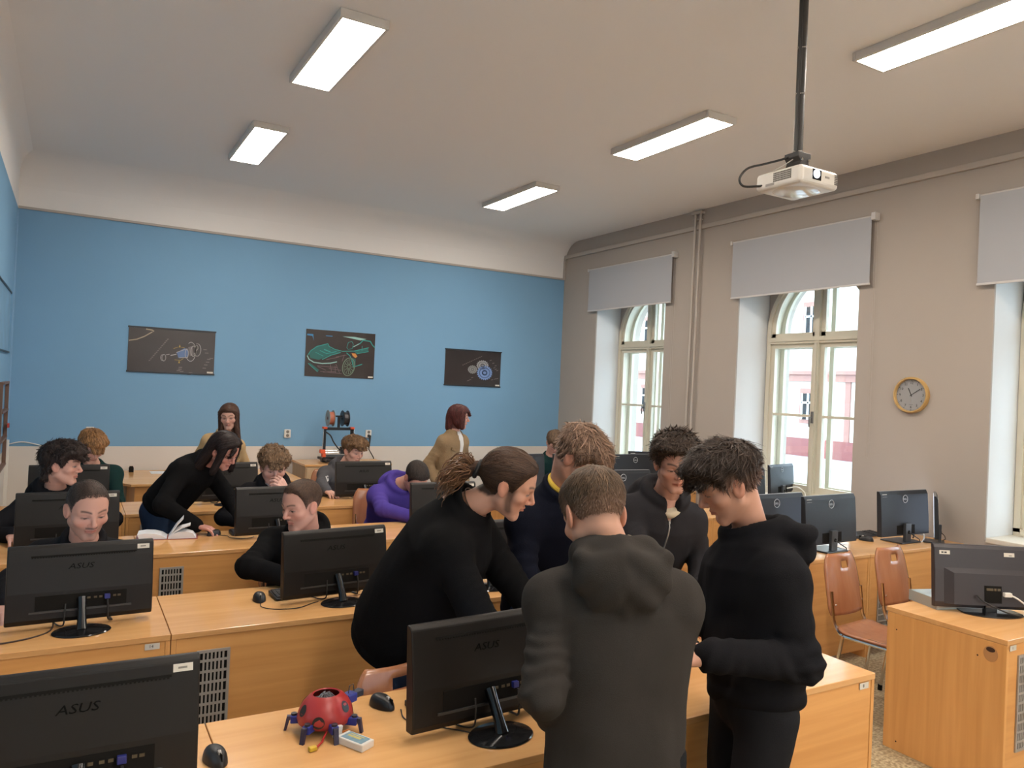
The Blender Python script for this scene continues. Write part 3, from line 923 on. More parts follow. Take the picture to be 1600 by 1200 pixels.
for nm, ang, l, w_ in (('hour_hand', 90 + 25, .066, .0035), ('minute_hand', 90 - 56, .094, .0026), ('second_hand', -92, .06, .0008)):
    MB().box(-.014 if nm != 'second_hand' else -.02, l, -w_, w_, .002, .0032, M=on_dial(0, 0) @ Matrix.Rotation(math.radians(ang), 4, 'Z')).build(nm, M_ink if nm != 'second_hand' else MATS['grille_grey'], t)
MB().lathe([(.006, .002), (.006, .005)], 16, M=on_dial(0, 0)).build('hub', M_ink, t)
MB().box(-.018, .018, -.001, .001, 0, .0004, M=on_dial(0, -.082)).build('maker_line', M_ink, t)

# ================================================================== posters
def poster(x0, x1, z0, z1, label, art, y=YB, rails=True, bg=(.030, .022, .021)):
    w, h = x1 - x0, z1 - z0
    t = thing('poster', label, 'poster', ((x0 + x1) / 2, y, (z0 + z1) / 2), 0, 'dark technical posters')
    MB().box(-w / 2, w / 2, -.006, -.003, -h / 2, h / 2).build('print', mat('poster_dark_' + art.__name__, bg, .28, .5, var=.5, vscale=3), t)
    if rails:
        for z in (-h / 2, h / 2):
            MB().box(-w / 2 - .008, w / 2 + .008, -.014, 0, z - .009, z + .009).build('hanging_rail', mat('poster_rail', (.012, .016, .022), .4), t, bevel=.002)
    MB().box(w / 2 - .075, w / 2 - .01, -.0072, -.006, -h / 2 + .012, -h / 2 + .032).build('sticker', M_sticker, t)
    art(t, w, h)
    return t
def ink(name, c):
    return mat('ink_' + name, c, .4)
def line(mb, pts, wd, closed=False, y=-.0068):
    P_ = [Vector((p[0], 0, p[1])) for p in pts]
    n = len(P_)
    for i in range(n if closed else n - 1):
        a, b_ = P_[i], P_[(i + 1) % n]
        d = b_ - a
        if d.length < 1e-5: continue
        d.normalize(); q = Vector((-d.z, 0, d.x)) * wd * .5
        mb.add([(v.x, y, v.z) for v in (a - q - d * wd * .2, b_ - q + d * wd * .2, b_ + q + d * wd * .2, a + q - d * wd * .2)], [(0, 1, 2, 3)])
def ell(cx, cz, rx, rz, a0=0, a1=360, rot=0, n=26):
    out = []
    for k in range(n + 1):
        a = math.radians(a0 + (a1 - a0) * k / n)
        x, z = rx * math.cos(a), rz * math.sin(a)
        c_, s_ = math.cos(math.radians(rot)), math.sin(math.radians(rot))
        out.append((cx + x * c_ - z * s_, cz + x * s_ + z * c_))
    return out
def fillp(mb, pts, y=-.0066):
    mb.add([(x, y, z) for x, z in pts], [tuple(range(len(pts)))])
def art_engine(t, w, h):
    U = lambda px, py: ((px - 785) / 1190 * w, (505 - py) / 590 * h)
    mb = MB(); g = ink('pale_grey', (.42, .40, .39))
    for (cx, cy, rx, ry, a0, a1) in ((1040, 500, 70, 130, -120, 130), (1130, 470, 50, 85, -110, 150), (672, 600, 26, 45, 0, 360), (655, 600, 26, 40, 60, 300), (1075, 490, 34, 70, 0, 360), (985, 530, 22, 60, 0, 360), (1120, 440, 18, 34, 0, 360)):
        p = [U(cx + rx * math.cos(math.radians(a)), cy + ry * math.sin(math.radians(a))) for a in np.linspace(a0, a1, 24)]
        line(mb, p, .007)
    line(mb, [U(765, 565), U(840, 545)], .011); line(mb, [U(840, 520), U(990, 460)], .006); line(mb, [U(880, 590), U(1000, 580)], .006)
    line(mb, [U(700, 560), U(745, 550)], .008)
    mb.build('line_art', g, t)
    mb = MB(); fillp(mb, [U(845, 520), U(870, 590), U(1000, 570), U(1000, 470), U(950, 455)]); mb.build('blue_core', ink('steel_blue', (.10, .17, .34)), t)
    mb = MB(); fillp(mb, [U(1000, 440), U(1030, 560), U(1085, 540), U(1060, 420)]); mb.build('rotor', ink('mid_grey', (.16, .14, .14)), t)
    mb = MB(); g2 = ink('faint_grey', (.17, .14, .13))
    for k in range(14):
        x, y = 480 + k * 18, 650 - k * 23
        line(mb, [U(x - 8, y), U(x + 10, y - 5)], .010)
    for k, (x, y) in enumerate(((905, 720), (900, 745), (880, 765), (925, 775), (870, 795), (900, 800), (1050, 790), (1030, 810), (1240, 715), (1260, 670), (1285, 630), (1300, 590), (1335, 575), (1240, 460), (1265, 505))):
        line(mb, [U(x - 22, y), U(x + 22, y)], .009)
    mb.build('small_print', g2, t)
    mb = MB(); am = ink('amber', (.50, .33, .06))
    for cy in (430, 645): fillp(mb, [U(872, cy + 18), U(884, cy - 20), U(896, cy + 18)])
    line(mb, [U(800, 470), U(860, 445)], .004); line(mb, [U(820, 620), U(900, 625), U(940, 600)], .004); line(mb, [U(905, 445), U(950, 450)], .004)
    mb.build('pointer', am, t)
    mb = MB(); line(mb, [U(200, 395), U(300, 375), U(400, 330), U(500, 265)], .012); line(mb, [U(420, 232), U(500, 240), U(520, 255)], .014)
    mb.build('glint_curve', ink('pale_brass', (.36, .29, .20)), t)
def art_car(t, w, h):
    U = lambda px, py: ((px - 765) / 1020 * w, (600 - py) / 700 * h)
    teal = ink('teal', (.02, .30, .27)); pale = ink('pale_teal', (.28, .50, .47)); dk = ink('deep_teal', (.01, .12, .11))
    mb = MB(); fillp(mb, [U(300, 610), U(400, 500), U(560, 460), U(620, 520), U(760, 560), U(600, 620), U(450, 700), U(330, 680)]); fillp(mb, [U(960, 540), U(1170, 470), U(1180, 530), U(1000, 570)]); fillp(mb, [U(930, 640), U(990, 660), U(990, 760), U(960, 780)], -.0067); fillp(mb, [U(300, 760), U(330, 755), U(460, 850), U(440, 880)])
    mb.build('bonnet_fill', dk, t)
    mb = MB()
    line(mb, [U(290, 640), U(330, 570), U(420, 500), U(570, 450), U(590, 490), U(680, 530), U(790, 550), U(960, 535), U(1180, 470)], .009)
    line(mb, [U(460, 560), U(560, 600), U(700, 560)], .008); line(mb, [U(520, 540), U(610, 570)], .012); line(mb, [U(400, 590), U(510, 640)], .006)
    line(mb, [U(760, 570), U(620, 620), U(500, 690)], .010); line(mb, [U(850, 570), U(900, 610), U(930, 660), U(960, 780), U(1090, 730)], .010)
    line(mb, [U(1040, 420), U(1090, 360), U(1200, 370), U(1240, 430), U(1275, 460)], .012); line(mb, [U(1000, 575), U(1180, 530)], .006)
    line(mb, [U(850, 490), U(870, 410), U(920, 390), U(945, 430), U(930, 500), U(870, 515), U(850, 490)], .005)
    line(mb, [U(300, 760), U(440, 880)], .006); line(mb, [U(1080, 450), U(1080, 520)], .006)
    mb.build('teal_lines', teal, t)
    mb = MB(); line(mb, [U(285, 650), U(310, 700), U(380, 740), U(500, 752), U(620, 740), U(710, 715)], .013); fillp(mb, [U(780, 325), U(960, 318), U(1140, 340), U(1050, 365)]); line(mb, [U(950, 470), U(1040, 415)], .010)
    mb.build('highlight_lines', pale, t)
    mb = MB()
    line(mb, ell(*U(890, 780), .078 * w / .9, .115, rot=-12), .010, True); line(mb, ell(*U(895, 780), .062 * w / .9, .095, rot=-12), .004, True)
    for k in range(12):
        a = 2 * math.pi * k / 12; c0 = U(893, 780)
        line(mb, [(c0[0] + .015 * math.cos(a), c0[1] + .02 * math.sin(a)), (c0[0] + .058 * math.cos(a), c0[1] + .09 * math.sin(a))], .006)
    mb.build('wheel', ink('wheel_green', (.16, .24, .17)), t)
    mb = MB()
    for a, b_ in (((430, 790), (720, 800)), ((440, 800), (560, 850)), ((620, 760), (640, 870)), ((700, 750), (760, 880)), ((480, 870), (790, 890)), ((560, 690), (740, 640)), ((700, 640), (860, 600)), ((520, 880), (700, 860)), ((600, 820), (780, 840)), ((820, 600), (790, 700)), ((690, 780), (700, 880))):
        line(mb, [U(*a), U(*b_)], .006)
    mb.build('chassis_lines', ink('mauve_grey', (.17, .11, .12)), t)
    mb = MB(); fillp(mb, [U(268, 322), U(355, 322), U(365, 420), U(345, 350), U(268, 345)]); line(mb, [U(540, 333), U(630, 333)], .010); mb.build('blue_panel', ink('cyan_blue', (.03, .20, .42)), t)
    mb = MB(); fillp(mb, [U(925, 570), U(985, 572), U(1015, 615), U(985, 640), U(945, 610)]); mb.build('orange_marker', ink('orange', (.60, .24, .05)), t)
def gear(cx, cz, r, n, sq=1.0):
    out = []
    for k in range(n * 4):
        a = 2 * math.pi * k / (n * 4)
        rr = r * (1.0 if k % 4 < 2 else .87)
        out.append((cx + rr * math.cos(a), cz + rr * sq * math.sin(a)))
    return out
def art_gears(t, w, h):
    U = lambda px, py: ((px - 775) / 1150 * w, (600 - py) / 730 * h)
    for (cx, cy, r, n, c, sq, yy) in ((965, 530, 130, 18, (.30, .30, .30), .75, -.0064), (760, 625, 100, 16, (.26, .26, .25), .78, -.0065), (1015, 680, 165, 22, (.17, .27, .52), .84, -.0067)):
        c0 = U(cx, cy); r_ = r / 1150 * w
        mb = MB(); fillp(mb, gear(c0[0], c0[1], r_, n, sq), yy); mb.build('gear', ink('gear_%d' % n, c), t)
        mb = MB(); line(mb, ell(c0[0], c0[1], r_ * .66, r_ * .66 * sq), r_ * .10, True, yy - .0003); line(mb, ell(c0[0], c0[1], r_ * .28, r_ * .28 * sq), r_ * .14, True, yy - .0003)
        mb.build('gear_groove', ink('gear_dark_%d' % n, tuple(v * .45 for v in c)), t)
    mb = MB()
    for k in range(12):
        x, y = 560 + k * 34, 545 - k * 18
        line(mb, [U(x - 9, y), U(x + 10, y - 5)], .009)
    for (x, y) in ((680, 860), (720, 840), (760, 795), (1130, 415), (1190, 470), (1240, 520), (1215, 565), (1245, 595), (1280, 620), (1180, 820), (1240, 800), (1285, 790)):
        line(mb, [U(x - 18, y + 5), U(x + 18, y - 8)], .009)
    mb.build('small_print', ink('faint_grey', (.17, .14, .13)), t)
poster(.54, 1.445, 1.85, 2.345, 'dark poster of an exploded engine, leftmost of three on the blue wall', art_engine)
poster(2.50, 3.395, 1.885, 2.47, 'dark poster of a teal line-drawn car, middle of the blue wall', art_car, rails=False)
poster(4.405, 5.275, 1.855, 2.345, 'dark poster with grey and blue gears, rightmost on the blue wall', art_gears)
# pale blue poster on the left wall
t = thing('poster', 'pale blue poster hanging on the left side wall', 'poster', (XL, 8.1, 2.27), 0, 'dark technical posters')
MB().box(.003, .006, -.72, .72, -.29, .29).build('print', mat('poster_pale_blue', (.20, .36, .52), .3, var=.35, vscale=4), t)
for z in (-.29, .29):
    MB().box(0, .016, -.73, .76, z - .009, z + .009).build('hanging_rail', MATS['poster_rail'], t, bevel=.002)
# narrow notice rack and trunking on the left wall
t = thing('notice_rack', 'tall narrow brown rack at the left edge of the picture', 'rack', (XL + .004, 8.5, .9))
M_rack = mat('rack_brown', (.14, .075, .05), .5)
MB().box(0, .03, -.55, -.50, 0, .80).build('upright', M_rack, t); MB().box(0, .03, .21, .25, 0, .80).build('upright', M_rack, t)
for z in (.0, .26, .52, .78):
    MB().box(0, .035, -.5, .21, z, z + .02).build('crossbar', M_rack, t)
MB().box(.035, .05, .12, .20, .36, .40).build('red_tag', mat('red_tag', (.45, .05, .04), .5), t)
for (z0, z1, y_) in ((.0, .93, 9.28), (1.03, 3.45, 9.33)):
    pass
t = thing('cable_trunking', 'white cable trunking rising beside the left back corner', 'trunking', (XL, 9.3, 0))
MB().box(0, .03, -.14, -.09, .09, 1.10).build('duct', M_whitepl, t, bevel=.002)
MB().box(0, .012, -.02, .0, 1.05, 3.45).build('duct', mat('blue_duct', (.22, .40, .58), .6), t)
tag(MB().tube(curve([(XL + .02, YB - .012, 1.04), (XL + .15, YB - .012, 1.06), (XL + .4, YB - .012, 1.00), (XL + .6, YB - .012, .985), (0.25, YB - .012, .99)]), .006, 6).build('wall_cable', M_whitepl, None, smooth=True), 'white cable running along the back wall at the left corner', 'cable')

# ================================================================== sockets
def socket(x, z, label):
    t = thing('wall_socket', label, 'socket', (x, YB, z), 0, 'white double wall sockets')
    MB().box(-.04, .04, -.018, 0, -.052, .052).build('plate', M_whitepl, t, bevel=.010)
    for dz in (.024, -.022):
        MB().lathe([(.0185, 0), (.0185, .003)], 20, M=Matrix.Translation((0, -.0195, dz)) @ Matrix.Rotation(math.pi / 2, 4, 'X')).build('outlet', mat('outlet_recess', (.20, .18, .15), .6), t)
    return t
socket(.21, 1.175, 'white wall socket above the ginger-haired boy')
socket(2.325, 1.17, 'white wall socket in the middle of the blue wall, left of the 3D printer')
socket(3.36, 1.175, 'white wall socket with a black plug, right of the 3D printer')
tag(MB().tube([(3.362, YB - .022, 1.15), (3.362, YB - .06, 1.15), (3.362, YB - .066, 1.10), (3.36, YB - .05, .98), (3.43, YB - .03, .88), (3.46, YB - .03, .78), (3.44, YB - .05, .70)], [.017, .019, .012, .006, .006, .006, .006], 8).build('power_cord', M_cable, None, smooth=True), 'black power cord plugged into the right wall socket', 'cable')

# ================================================================== back tables and 3-D printer
t = thing('corner_table', 'beech table with a clipped corner against the back wall', 'table', (.9, 8.8, 0))
MB().prism([(-.60, .58), (-.53, -.32), (-.345, -.60), (1.35, -.60), (1.35, .58)], 'Z', .725, .75).build('tabletop', W_top, t, bevel=.002)
MB().box(-.31, 1.3, -.56, -.54, .02, .724).build('front_panel', W_front, t)
MB().box(-.31, -.29, -.54, .55, 0, .724).build('side_panel', W_side, t); MB().box(1.30, 1.32, -.56, .55, 0, .724).build('side_panel', W_side, t)
tag(MB().box(.80, 1.18, 9.02, 9.24, .7505, .753).build('paper_sheets', mat('paper_white', (.74, .74, .72), .8), None), 'white paper sheets on the back corner table', 'paper')
tag(MB().box(.595, .64, 9.20, 9.26, .7505, .80).box(.60, .635, 9.205, 9.255, .80, .812).build('small_box', M_dark, None), 'tiny dark box at the edge of the back corner table', 'box')
t = thing('printer_cabinet', 'low wooden cabinet carrying the 3D printer against the back wall', 'cabinet', (2.40, 8.80, 0))
M_cab = wood('pale_cabinet', (.50, .36, .22), (.43, .30, .18), 'Z', .5)
MB().box(0, 1.05, 0, .58, .04, .83).build('body', M_cab, t, bevel=.003)
MB().box(-.01, 1.06, -.012, .59, .83, .855).build('top_board', W_top, t, bevel=.003)
for k in range(2):
    d_ = MB().box(.012 + k * .517, .505 + k * .517, -.012, 0, .06, .81).build('door', M_cab, t, bevel=.002)
    MB().box(.46 if k == 0 else .55, .47 if k == 0 else .56, -.024, -.012, .45, .55).build('handle', M_chrome, d_)
PZ = .855
t = thing('desktop_printer', 'desktop 3D printer with orange joints and spools on top, on the back cabinet', '3d printer', (2.86, 9.08, PZ))
M_al = mat('black_aluminium', (.022, .024, .028), .4, .5, .4); M_or = mat('orange_plastic', (.72, .10, .03), .45)
for s in (-1, 1):
    MB().box(s * .17 - .018, s * .17 + .018, -.012, .012, 0.02, .40).build('frame_upright', M_al, t, bevel=.002)
MB().box(-.19, .19, -.012, .012, .385, .42).build('frame_top', M_al, t, bevel=.002)
MB().box(-.19, .19, -.19, .19, .02, .05).build('base_frame', M_al, t, bevel=.003)
MB().box(-.12, .12, -.13, .13, .065, .075).build('heated_bed', mat('bed_dark', (.03, .03, .03), .5), t)
for s in (-1, 1):
    MB().box(s * .17 - .024, s * .17 + .024, -.03, .03, .40, .425).build('top_joint', M_or, t, bevel=.003)
    MB().box(s * .19 - .030, s * .19 + .030, -.045, .02, .105, .15).box(s * .175 - .02, s * .175 + .02, -.045, .02, .06, .105).build('axis_joint', M_or, t, bevel=.004)
    MB().box(s * .17 - .03, s * .17 + .03, -.055, .03, .0, .05).build('foot_motor', M_al, t, bevel=.003)
    MB().tube([(s * .19, -.02, .05), (s * .19, -.02, .40)], .005, 8).build('threaded_rod', M_chrome, t, smooth=True)
for z in (.115, .14):
    MB().tube([(-.17, -.03, z), (.17, -.03, z)], .004, 8).build('guide_rod', M_chrome, t, smooth=True)
MB().box(.02, .085, -.08, -.01, .10, .185).build('print_head', M_al, t, bevel=.004)
MB().tube(curve([(-.15, .0, .36), (-.10, -.02, .32), (-.06, -.03, .24), (.0, -.05, .16), (.03, -.04, .15)]), .008, 8).build('cable_loom', M_cable, t, smooth=True)
MB().box(-.015, .015, -.01, .01, .42, .56).box(-.11, .13, -.012, .012, .545, .565).build('spool_holder', M_al, t, bevel=.002)
def spool(x, c_core, label, sub):
    t2 = thing('filament_spool', label, 'spool', (2.86 + x, 9.08, PZ + .53))
    RX = Matrix.Rotation(math.pi / 2, 4, 'Y')
    for s_ in (-1, 1):
        MB().lathe([(.022, 0), (.098, 0), (.098, .005), (.022, .005)], 32, M=Matrix.Translation((s_ * .032 - .0025, 0, 0)) @ RX, cap=False).build('flange', sub, t2, smooth=True)
    MB().lathe([(.022, -.03), (.078, -.03), (.078, .03), (.022, .03)], 32, M=RX, cap=False).build('filament', c_core, t2, smooth=True)
spool(-.105, mat('orange_filament', (.45, .14, .08), .4), 'grey spool with orange filament on top of the 3D printer', mat('spool_grey', (.25, .26, .24), .4))
spool(.075, mat('black_filament', (.03, .03, .035), .3), 'black spool of dark filament on top of the 3D printer', mat('spool_black', (.012, .012, .014), .35))

# ================================================================== projector
t = thing('projector', 'white ceiling projector hanging on a black pole', 'projector', (3.215, 2.68, 2.93))
M_prj = mat('projector_white', (.60, .56, .50), .35)
MB().box(-.145, .145, -.145, .145, -.005, .088).build('case', M_prj, t, bevel=.022, bseg=4)
mb = MB().lathe([(.115, -.008), (.128, -.004), (.128, 0)], 40, sx=1.0, sy=.9)
mb.build('bottom_plate', mat('projector_gloss', (.62, .60, .57), .06), t, smooth=True)
MB().box(-.060, .005, -.1475, -.142, .022, .074).build('lens_recess', M_dark, t, bevel=.002)
MB().lathe([(.020, 0), (.022, .006), (.019, .010), (.0, .006)], 28, M=Matrix.Translation((-.036, -.1465, .050)) @ Matrix.Rotation(math.pi / 2, 4, 'X'), cap=False).build('lens', mat('lit_lens', (.3, .35, .45), .1, emit=(.75, .88, 1.0), estr=2.2), t, smooth=True)
v = MB()
for r in range(5):
    for c_ in range(12):
        v.box(-.1468, -.1445, .0 - .085 + c_ * .0095, -.085 + c_ * .0095 + .0062, .026 + r * .0098, .026 + r * .0098 + .007)
v.build('side_vent', mat('vent_shadow', (.10, .085, .07), .7), t, kind='stuff')
v = MB()
for r in range(6):
    for c_ in range(3):
        v.box(.108 + c_ * .009, .114 + c_ * .009, -.1468, -.1445, .02 + r * .009, .026 + r * .009)
v.build('front_vent', MATS['vent_shadow'], t, kind='stuff')
MB().box(.035, .068, -.1462, -.145, .042, .052).build('maker_badge', mat('badge_grey', (.28, .25, .22), .5), t)
MB().box(-.1462, -.145, .02, .075, .012, .024).build('type_plate', mat('badge_grey', (.28, .25, .22), .5), t)
MB().box(-.06, -.01, -.12, -.04, .085, .094).build('focus_ring', M_dark, t, bevel=.003)
M_pole = mat('pole_black', (.022, .019, .017), .5)
MB().prism([(-.05, .085), (.05, .085), (.030, .145), (.048, .165), (.048, .19), (-.048, .19), (-.048, .165), (-.030, .145)], 'Y', -.045, .045).build('mount_bracket', M_pole, t, bevel=.003)
for x_ in (-.025, .025):
    MB().lathe([(.007, 0), (.007, .006)], 12, M=Matrix.Translation((x_, -.046, .150)) @ Matrix.Rotation(math.pi / 2, 4, 'X')).build('bolt', M_chrome, t)
MB().tube([(0, 0, .18), (0, 0, ZC - 2.93 - .01)], .023, 14).build('pole', M_pole, t, smooth=True)
MB().tube([(0, 0, ZC - 2.93 - .03), (0, 0, ZC - 2.93)], .06, 20).build('ceiling_flange', M_pole, t, smooth=True)
MB().tube([(-.024, -.008, .20), (-.026, -.006, .45), (-.023, -.01, .62), (-.027, -.008, .80), (-.022, 0, 1.09)], .009, 8).build('pole_cable', M_cable, t, smooth=True)
for z_ in (.20, .50, .74):
    MB().tube([(-.034 + .0, 0, z_), (0, -.026, z_ + .003), (.024, 0, z_), (0, .026, z_), (-.034, 0, z_)], .0035, 6).build('cable_tie', MATS['grille_grey'], t)
MB().tube(curve([(-.03, 0, .185), (-.06, .04, .165), (-.13, .10, .14), (-.20, .15, .115), (-.235, .17, .06), (-.215, .16, .022), (-.16, .12, .022), (-.14, .10, .025)]), .006, 8).build('signal_cable', M_cable, t, smooth=True)
MB().tube([(-.03, -.01, .165), (-.08, .03, .12), (-.13, .07, .085)], .0025, 6).build('thin_wire', MATS['grille_grey'], t)

# spot added as the running projector's beam; unseen screen bounces it on desk fronts
sp = bpy.data.lights.new('added_projector_beam', 'SPOT'); sp.energy = 1300; sp.spot_size = math.radians(34); sp.spot_blend = .1; sp.color = (.92, .96, 1.0); sp.shadow_soft_size = .02
so_ = bpy.data.objects.new('added_projector_beam', sp); col.objects.link(so_)
so_.location = (3.18, 2.50, 2.98); so_.rotation_euler = (Vector((3.1, -2.6, 1.9)) - Vector((3.18, 2.50, 2.98))).to_track_quat('-Z', 'Y').to_euler()
t = thing('added_projection_screen', 'unseen white projection screen added on the front wall behind the camera', 'screen', (3.1, YF + .01, 1.9))  # out of view, added to throw the spot's light back into the room
MB().box(-1.5, 1.5, .01, .02, -.9, .9).build('canvas', mat('screen_white', (.9, .9, .9), .9), t)
MB().box(-1.55, 1.55, .0, .07, .9, .98).build('roller_case', M_whitepl, t, bevel=.01)

# ================================================================== ladybug robot
t = thing('ladybug_robot', 'toy robot with a red spotted ladybug shell and blue legs on the front desk', 'robot', (.735, 2.335, DESK_Z), math.radians(10))
M_red = mat('ladybug_red', (.36, .030, .028), .35, .5); M_bluep = mat('servo_blue', (.020, .030, .22), .4)
pr = [(.066, .018), (.083, .030), (.087, .045), (.082, .066), (.071, .088), (.056, .104), (.043, .112)]
sh = MB().lathe(pr + [(.040, .109), (.052, .100), (.066, .086), (.076, .066), (.080, .046), (.064, .022)], 40, sx=1.02, sy=.9, cap=False).build('shell', M_red, t, smooth=True)
def on_shell(az, z, d=.0012):
    r = np.interp(z, [p[1] for p in pr], [p[0] for p in pr]); r2 = np.interp(z + .004, [p[1] for p in pr], [p[0] for p in pr])
    a = math.radians(az)
    n = Vector((math.cos(a) * .9, math.sin(a), (r - r2) / .004)).normalized()
    return Vector((r * 1.02 * math.cos(a), r * .9 * math.sin(a), z)) + n * d, n
for az, z, rr in ((-128, .050, .018), (-62, .080, .016), (-22, .055, .017), (-175, .075, .016), (-95, .105, .0), (20, .085, .016), (75, .055, .018), (130, .08, .016)):
    if not rr: continue
    mb = MB(); ring = []
    for k in range(16):
        a = 2 * math.pi * k / 16
        p, n = on_shell(az + math.degrees(rr * math.cos(a) / .08), z + rr * math.sin(a))
        ring.append(p)
    mb.add(ring, [tuple(range(16))]); mb.build('spot', mat('spot_black', (.010, .008, .008), .4), sh)
MB().box(-.045, .045, -.035, .035, .018, .055).box(-.03, .03, -.025, .025, .055, .098).build('electronics', mat('circuit_dark', (.035, .035, .045), .4), t, bevel=.003)
tb = MB()
rs_ = random.Random(3)
for k in range(9):
    a = rs_.uniform(0, 6.28); a2 = a + rs_.uniform(1, 3)
    tb.tube([(.028 * math.cos(a), .024 * math.sin(a), .095), (.01 * math.cos(a), .01 * math.sin(a), .112), (.028 * math.cos(a2), .024 * math.sin(a2), .10)], .002, 5)
tb.build('wiring', mat('wire_grey', (.14, .14, .15), .5), t, smooth=True, kind='stuff')
for k, az in enumerate((-150, -100, -48, 30, 90, 150)):
    a = math.radians(az); ca, sa = math.cos(a), math.sin(a)
    Mz = Matrix.Rotation(a, 4, 'Z')
    lg = MB().box(.055, .105, -.012, .012, .022, .046, M=Mz).build('leg', M_bluep, t, bevel=.003)
    MB().lathe([(.009, 0), (.009, .006)], 14, M=Mz @ Matrix.Translation((.095, 0, .046))).build('servo_horn', mat('servo_black', (.02, .02, .03), .4), lg)
    MB().prism([(.098, .044), (.116, .044), (.124, .0), (.116, .0), (.108, .03)], 'Y', -.007, .007, M=Mz).build('shin', mat('shin_navy', (.025, .02, .05), .45), lg)
hd = MB().box(.085, .125, -.018, .018, .050, .078, M=Matrix.Rotation(math.radians(18), 4, 'Z')).build('head', M_bluep, t, bevel=.004)
MB().box(.125, .160, -.012, .012, .056, .076, M=Matrix.Rotation(math.radians(18), 4, 'Z')).build('sensor', MATS['circuit_dark'], hd, bevel=.002)
MB().tube([(.095, .03, .078), (.10, .035, .10), (.115, .038, .102), (.118, .036, .08)], .002, 6).build('sensor_wire', M_cable, hd, smooth=True)
MB().tube([(-.03, -.07, .022), (-.06, -.10, .010), (-.085, -.115, .007)], .0032, 6).build('red_lead', mat('red_wire', (.42, .02, .015), .4), t, smooth=True)
MB().box(-.108, -.085, -.124, -.108, .002, .014).build('yellow_connector', mat('yellow_plastic', (.62, .40, .03), .4), t, bevel=.002)
MB().box(-.016, .010, -.092, -.080, .004, .040, M=Matrix.Rotation(math.radians(6), 4, 'Y')).build('white_clip', M_whitepl, t, bevel=.002)
MB().tube([(.0, -.075, .016), (.02, -.088, .018), (.035, -.095, .022)], .0032, 6).build('orange_lead', mat('orange_wire', (.55, .16, .02), .4), t, smooth=True)
t = thing('battery_pack', 'white battery pack with a printed label lying before the ladybug robot', 'battery', (.785, 2.19, DESK_Z), math.radians(-62))
MB().box(-.052, .052, -.026, .026, .0, .022).build('case', M_whitepl, t, bevel=.003)
MB().box(-.040, .042, -.021, .021, .0221, .0226).build('label', mat('battery_label', (.16, .28, .34), .4, var=.4, vscale=60), t)
MB().box(-.03, .02, -.004, .006, .0227, .0230).box(-.03, .025, .010, .014, .0227, .0230).build('label_print', mat('battery_print', (.5, .42, .12), .4), t)

# ================================================================== books and papers
t = thing('open_book', 'thick white book lying open on the third row desk', 'book', (.605, 5.50, DESK_Z), math.radians(-8))
t.scale = (.88, .9, .95)
M_page = mat('page_white', (.70, .70, .72), .8); M_cov = mat('cover_red', (.28, .05, .035), .5)
def leaf(pts, y0, y1, th):
    up_ = pts; lo_ = [(x, z - th) for x, z in reversed(pts)]
    return MB().prism(up_ + lo_, 'Y', y0, y1)
lp = [(-.205, .038), (-.15, .046), (-.09, .043), (-.04, .030), (-.005, .008)]
MB().prism(lp + [(-.005, .004), (-.19, .004)], 'Y', -.075, .085).build('page_block', M_page, t)
rp = [(.005, .008), (.03, .034), (.07, .048), (.13, .050), (.175, .038)]
MB().prism(rp + [(.20, .004), (.005, .004)], 'Y', -.075, .085).build('page_block', M_page, t)
leaf([(.004, .010), (.03, .05), (.06, .10), (.105, .150)], -.07, .08, .012).build('raised_pages', M_page, t)
leaf([(.006, .010), (.05, .055), (.10, .082), (.155, .098)], -.073, .083, .008).build('lifted_pages', M_page, t)
MB().box(-.215, .21, -.082, .092, .0, .004).build('cover', M_cov, t)
t = thing('hardback_book', 'thick pale hardback lying under the wide monitor on the near right desk', 'book', (4.265, 2.415, DESK_Z), math.radians(-18))
MB().box(-.15, .15, -.10, .10, .006, .05).build('pages', mat('page_grey', (.45, .42, .36), .8), t)
MB().box(-.155, .155, -.104, .104, .05, .056).build('cover', mat('cover_photo', (.36, .42, .42), .4, var=.5, vscale=14), t, bevel=.001)
MB().box(-.155, .155, -.104, .104, 0, .006).build('cover', MATS['cover_photo'], t, bevel=.001)
MB().box(-.157, -.15, -.104, .104, 0, .056).build('spine', mat('spine_grey', (.32, .32, .29), .5), t)
tag(MB().box(-.15, .15, -.105, .105, 0, .0012).build('paper_sheet', mat('paper_white', (.74, .74, .72), .8), None, loc=(5.10, 3.86, DESK_Z)), 'white paper sheet under the slate monitor by the aisle', 'paper')
tag(MB().box(-.16, .16, -.11, .11, 0, .0015).build('paper_sheet', mat('paper_white', (.74, .74, .72), .8), None, loc=(5.60, 4.0, DESK_Z)), 'white paper sheet beside the keyboard below the clock', 'paper')
tag(MB().box(-.15, .15, -.105, .105, 0, .012).build('paper_stack', mat('paper_white', (.74, .74, .72), .8), None, loc=(5.98, 4.75+.45, DESK_Z)), 'white paper stack on the desk under the middle window', 'paper')
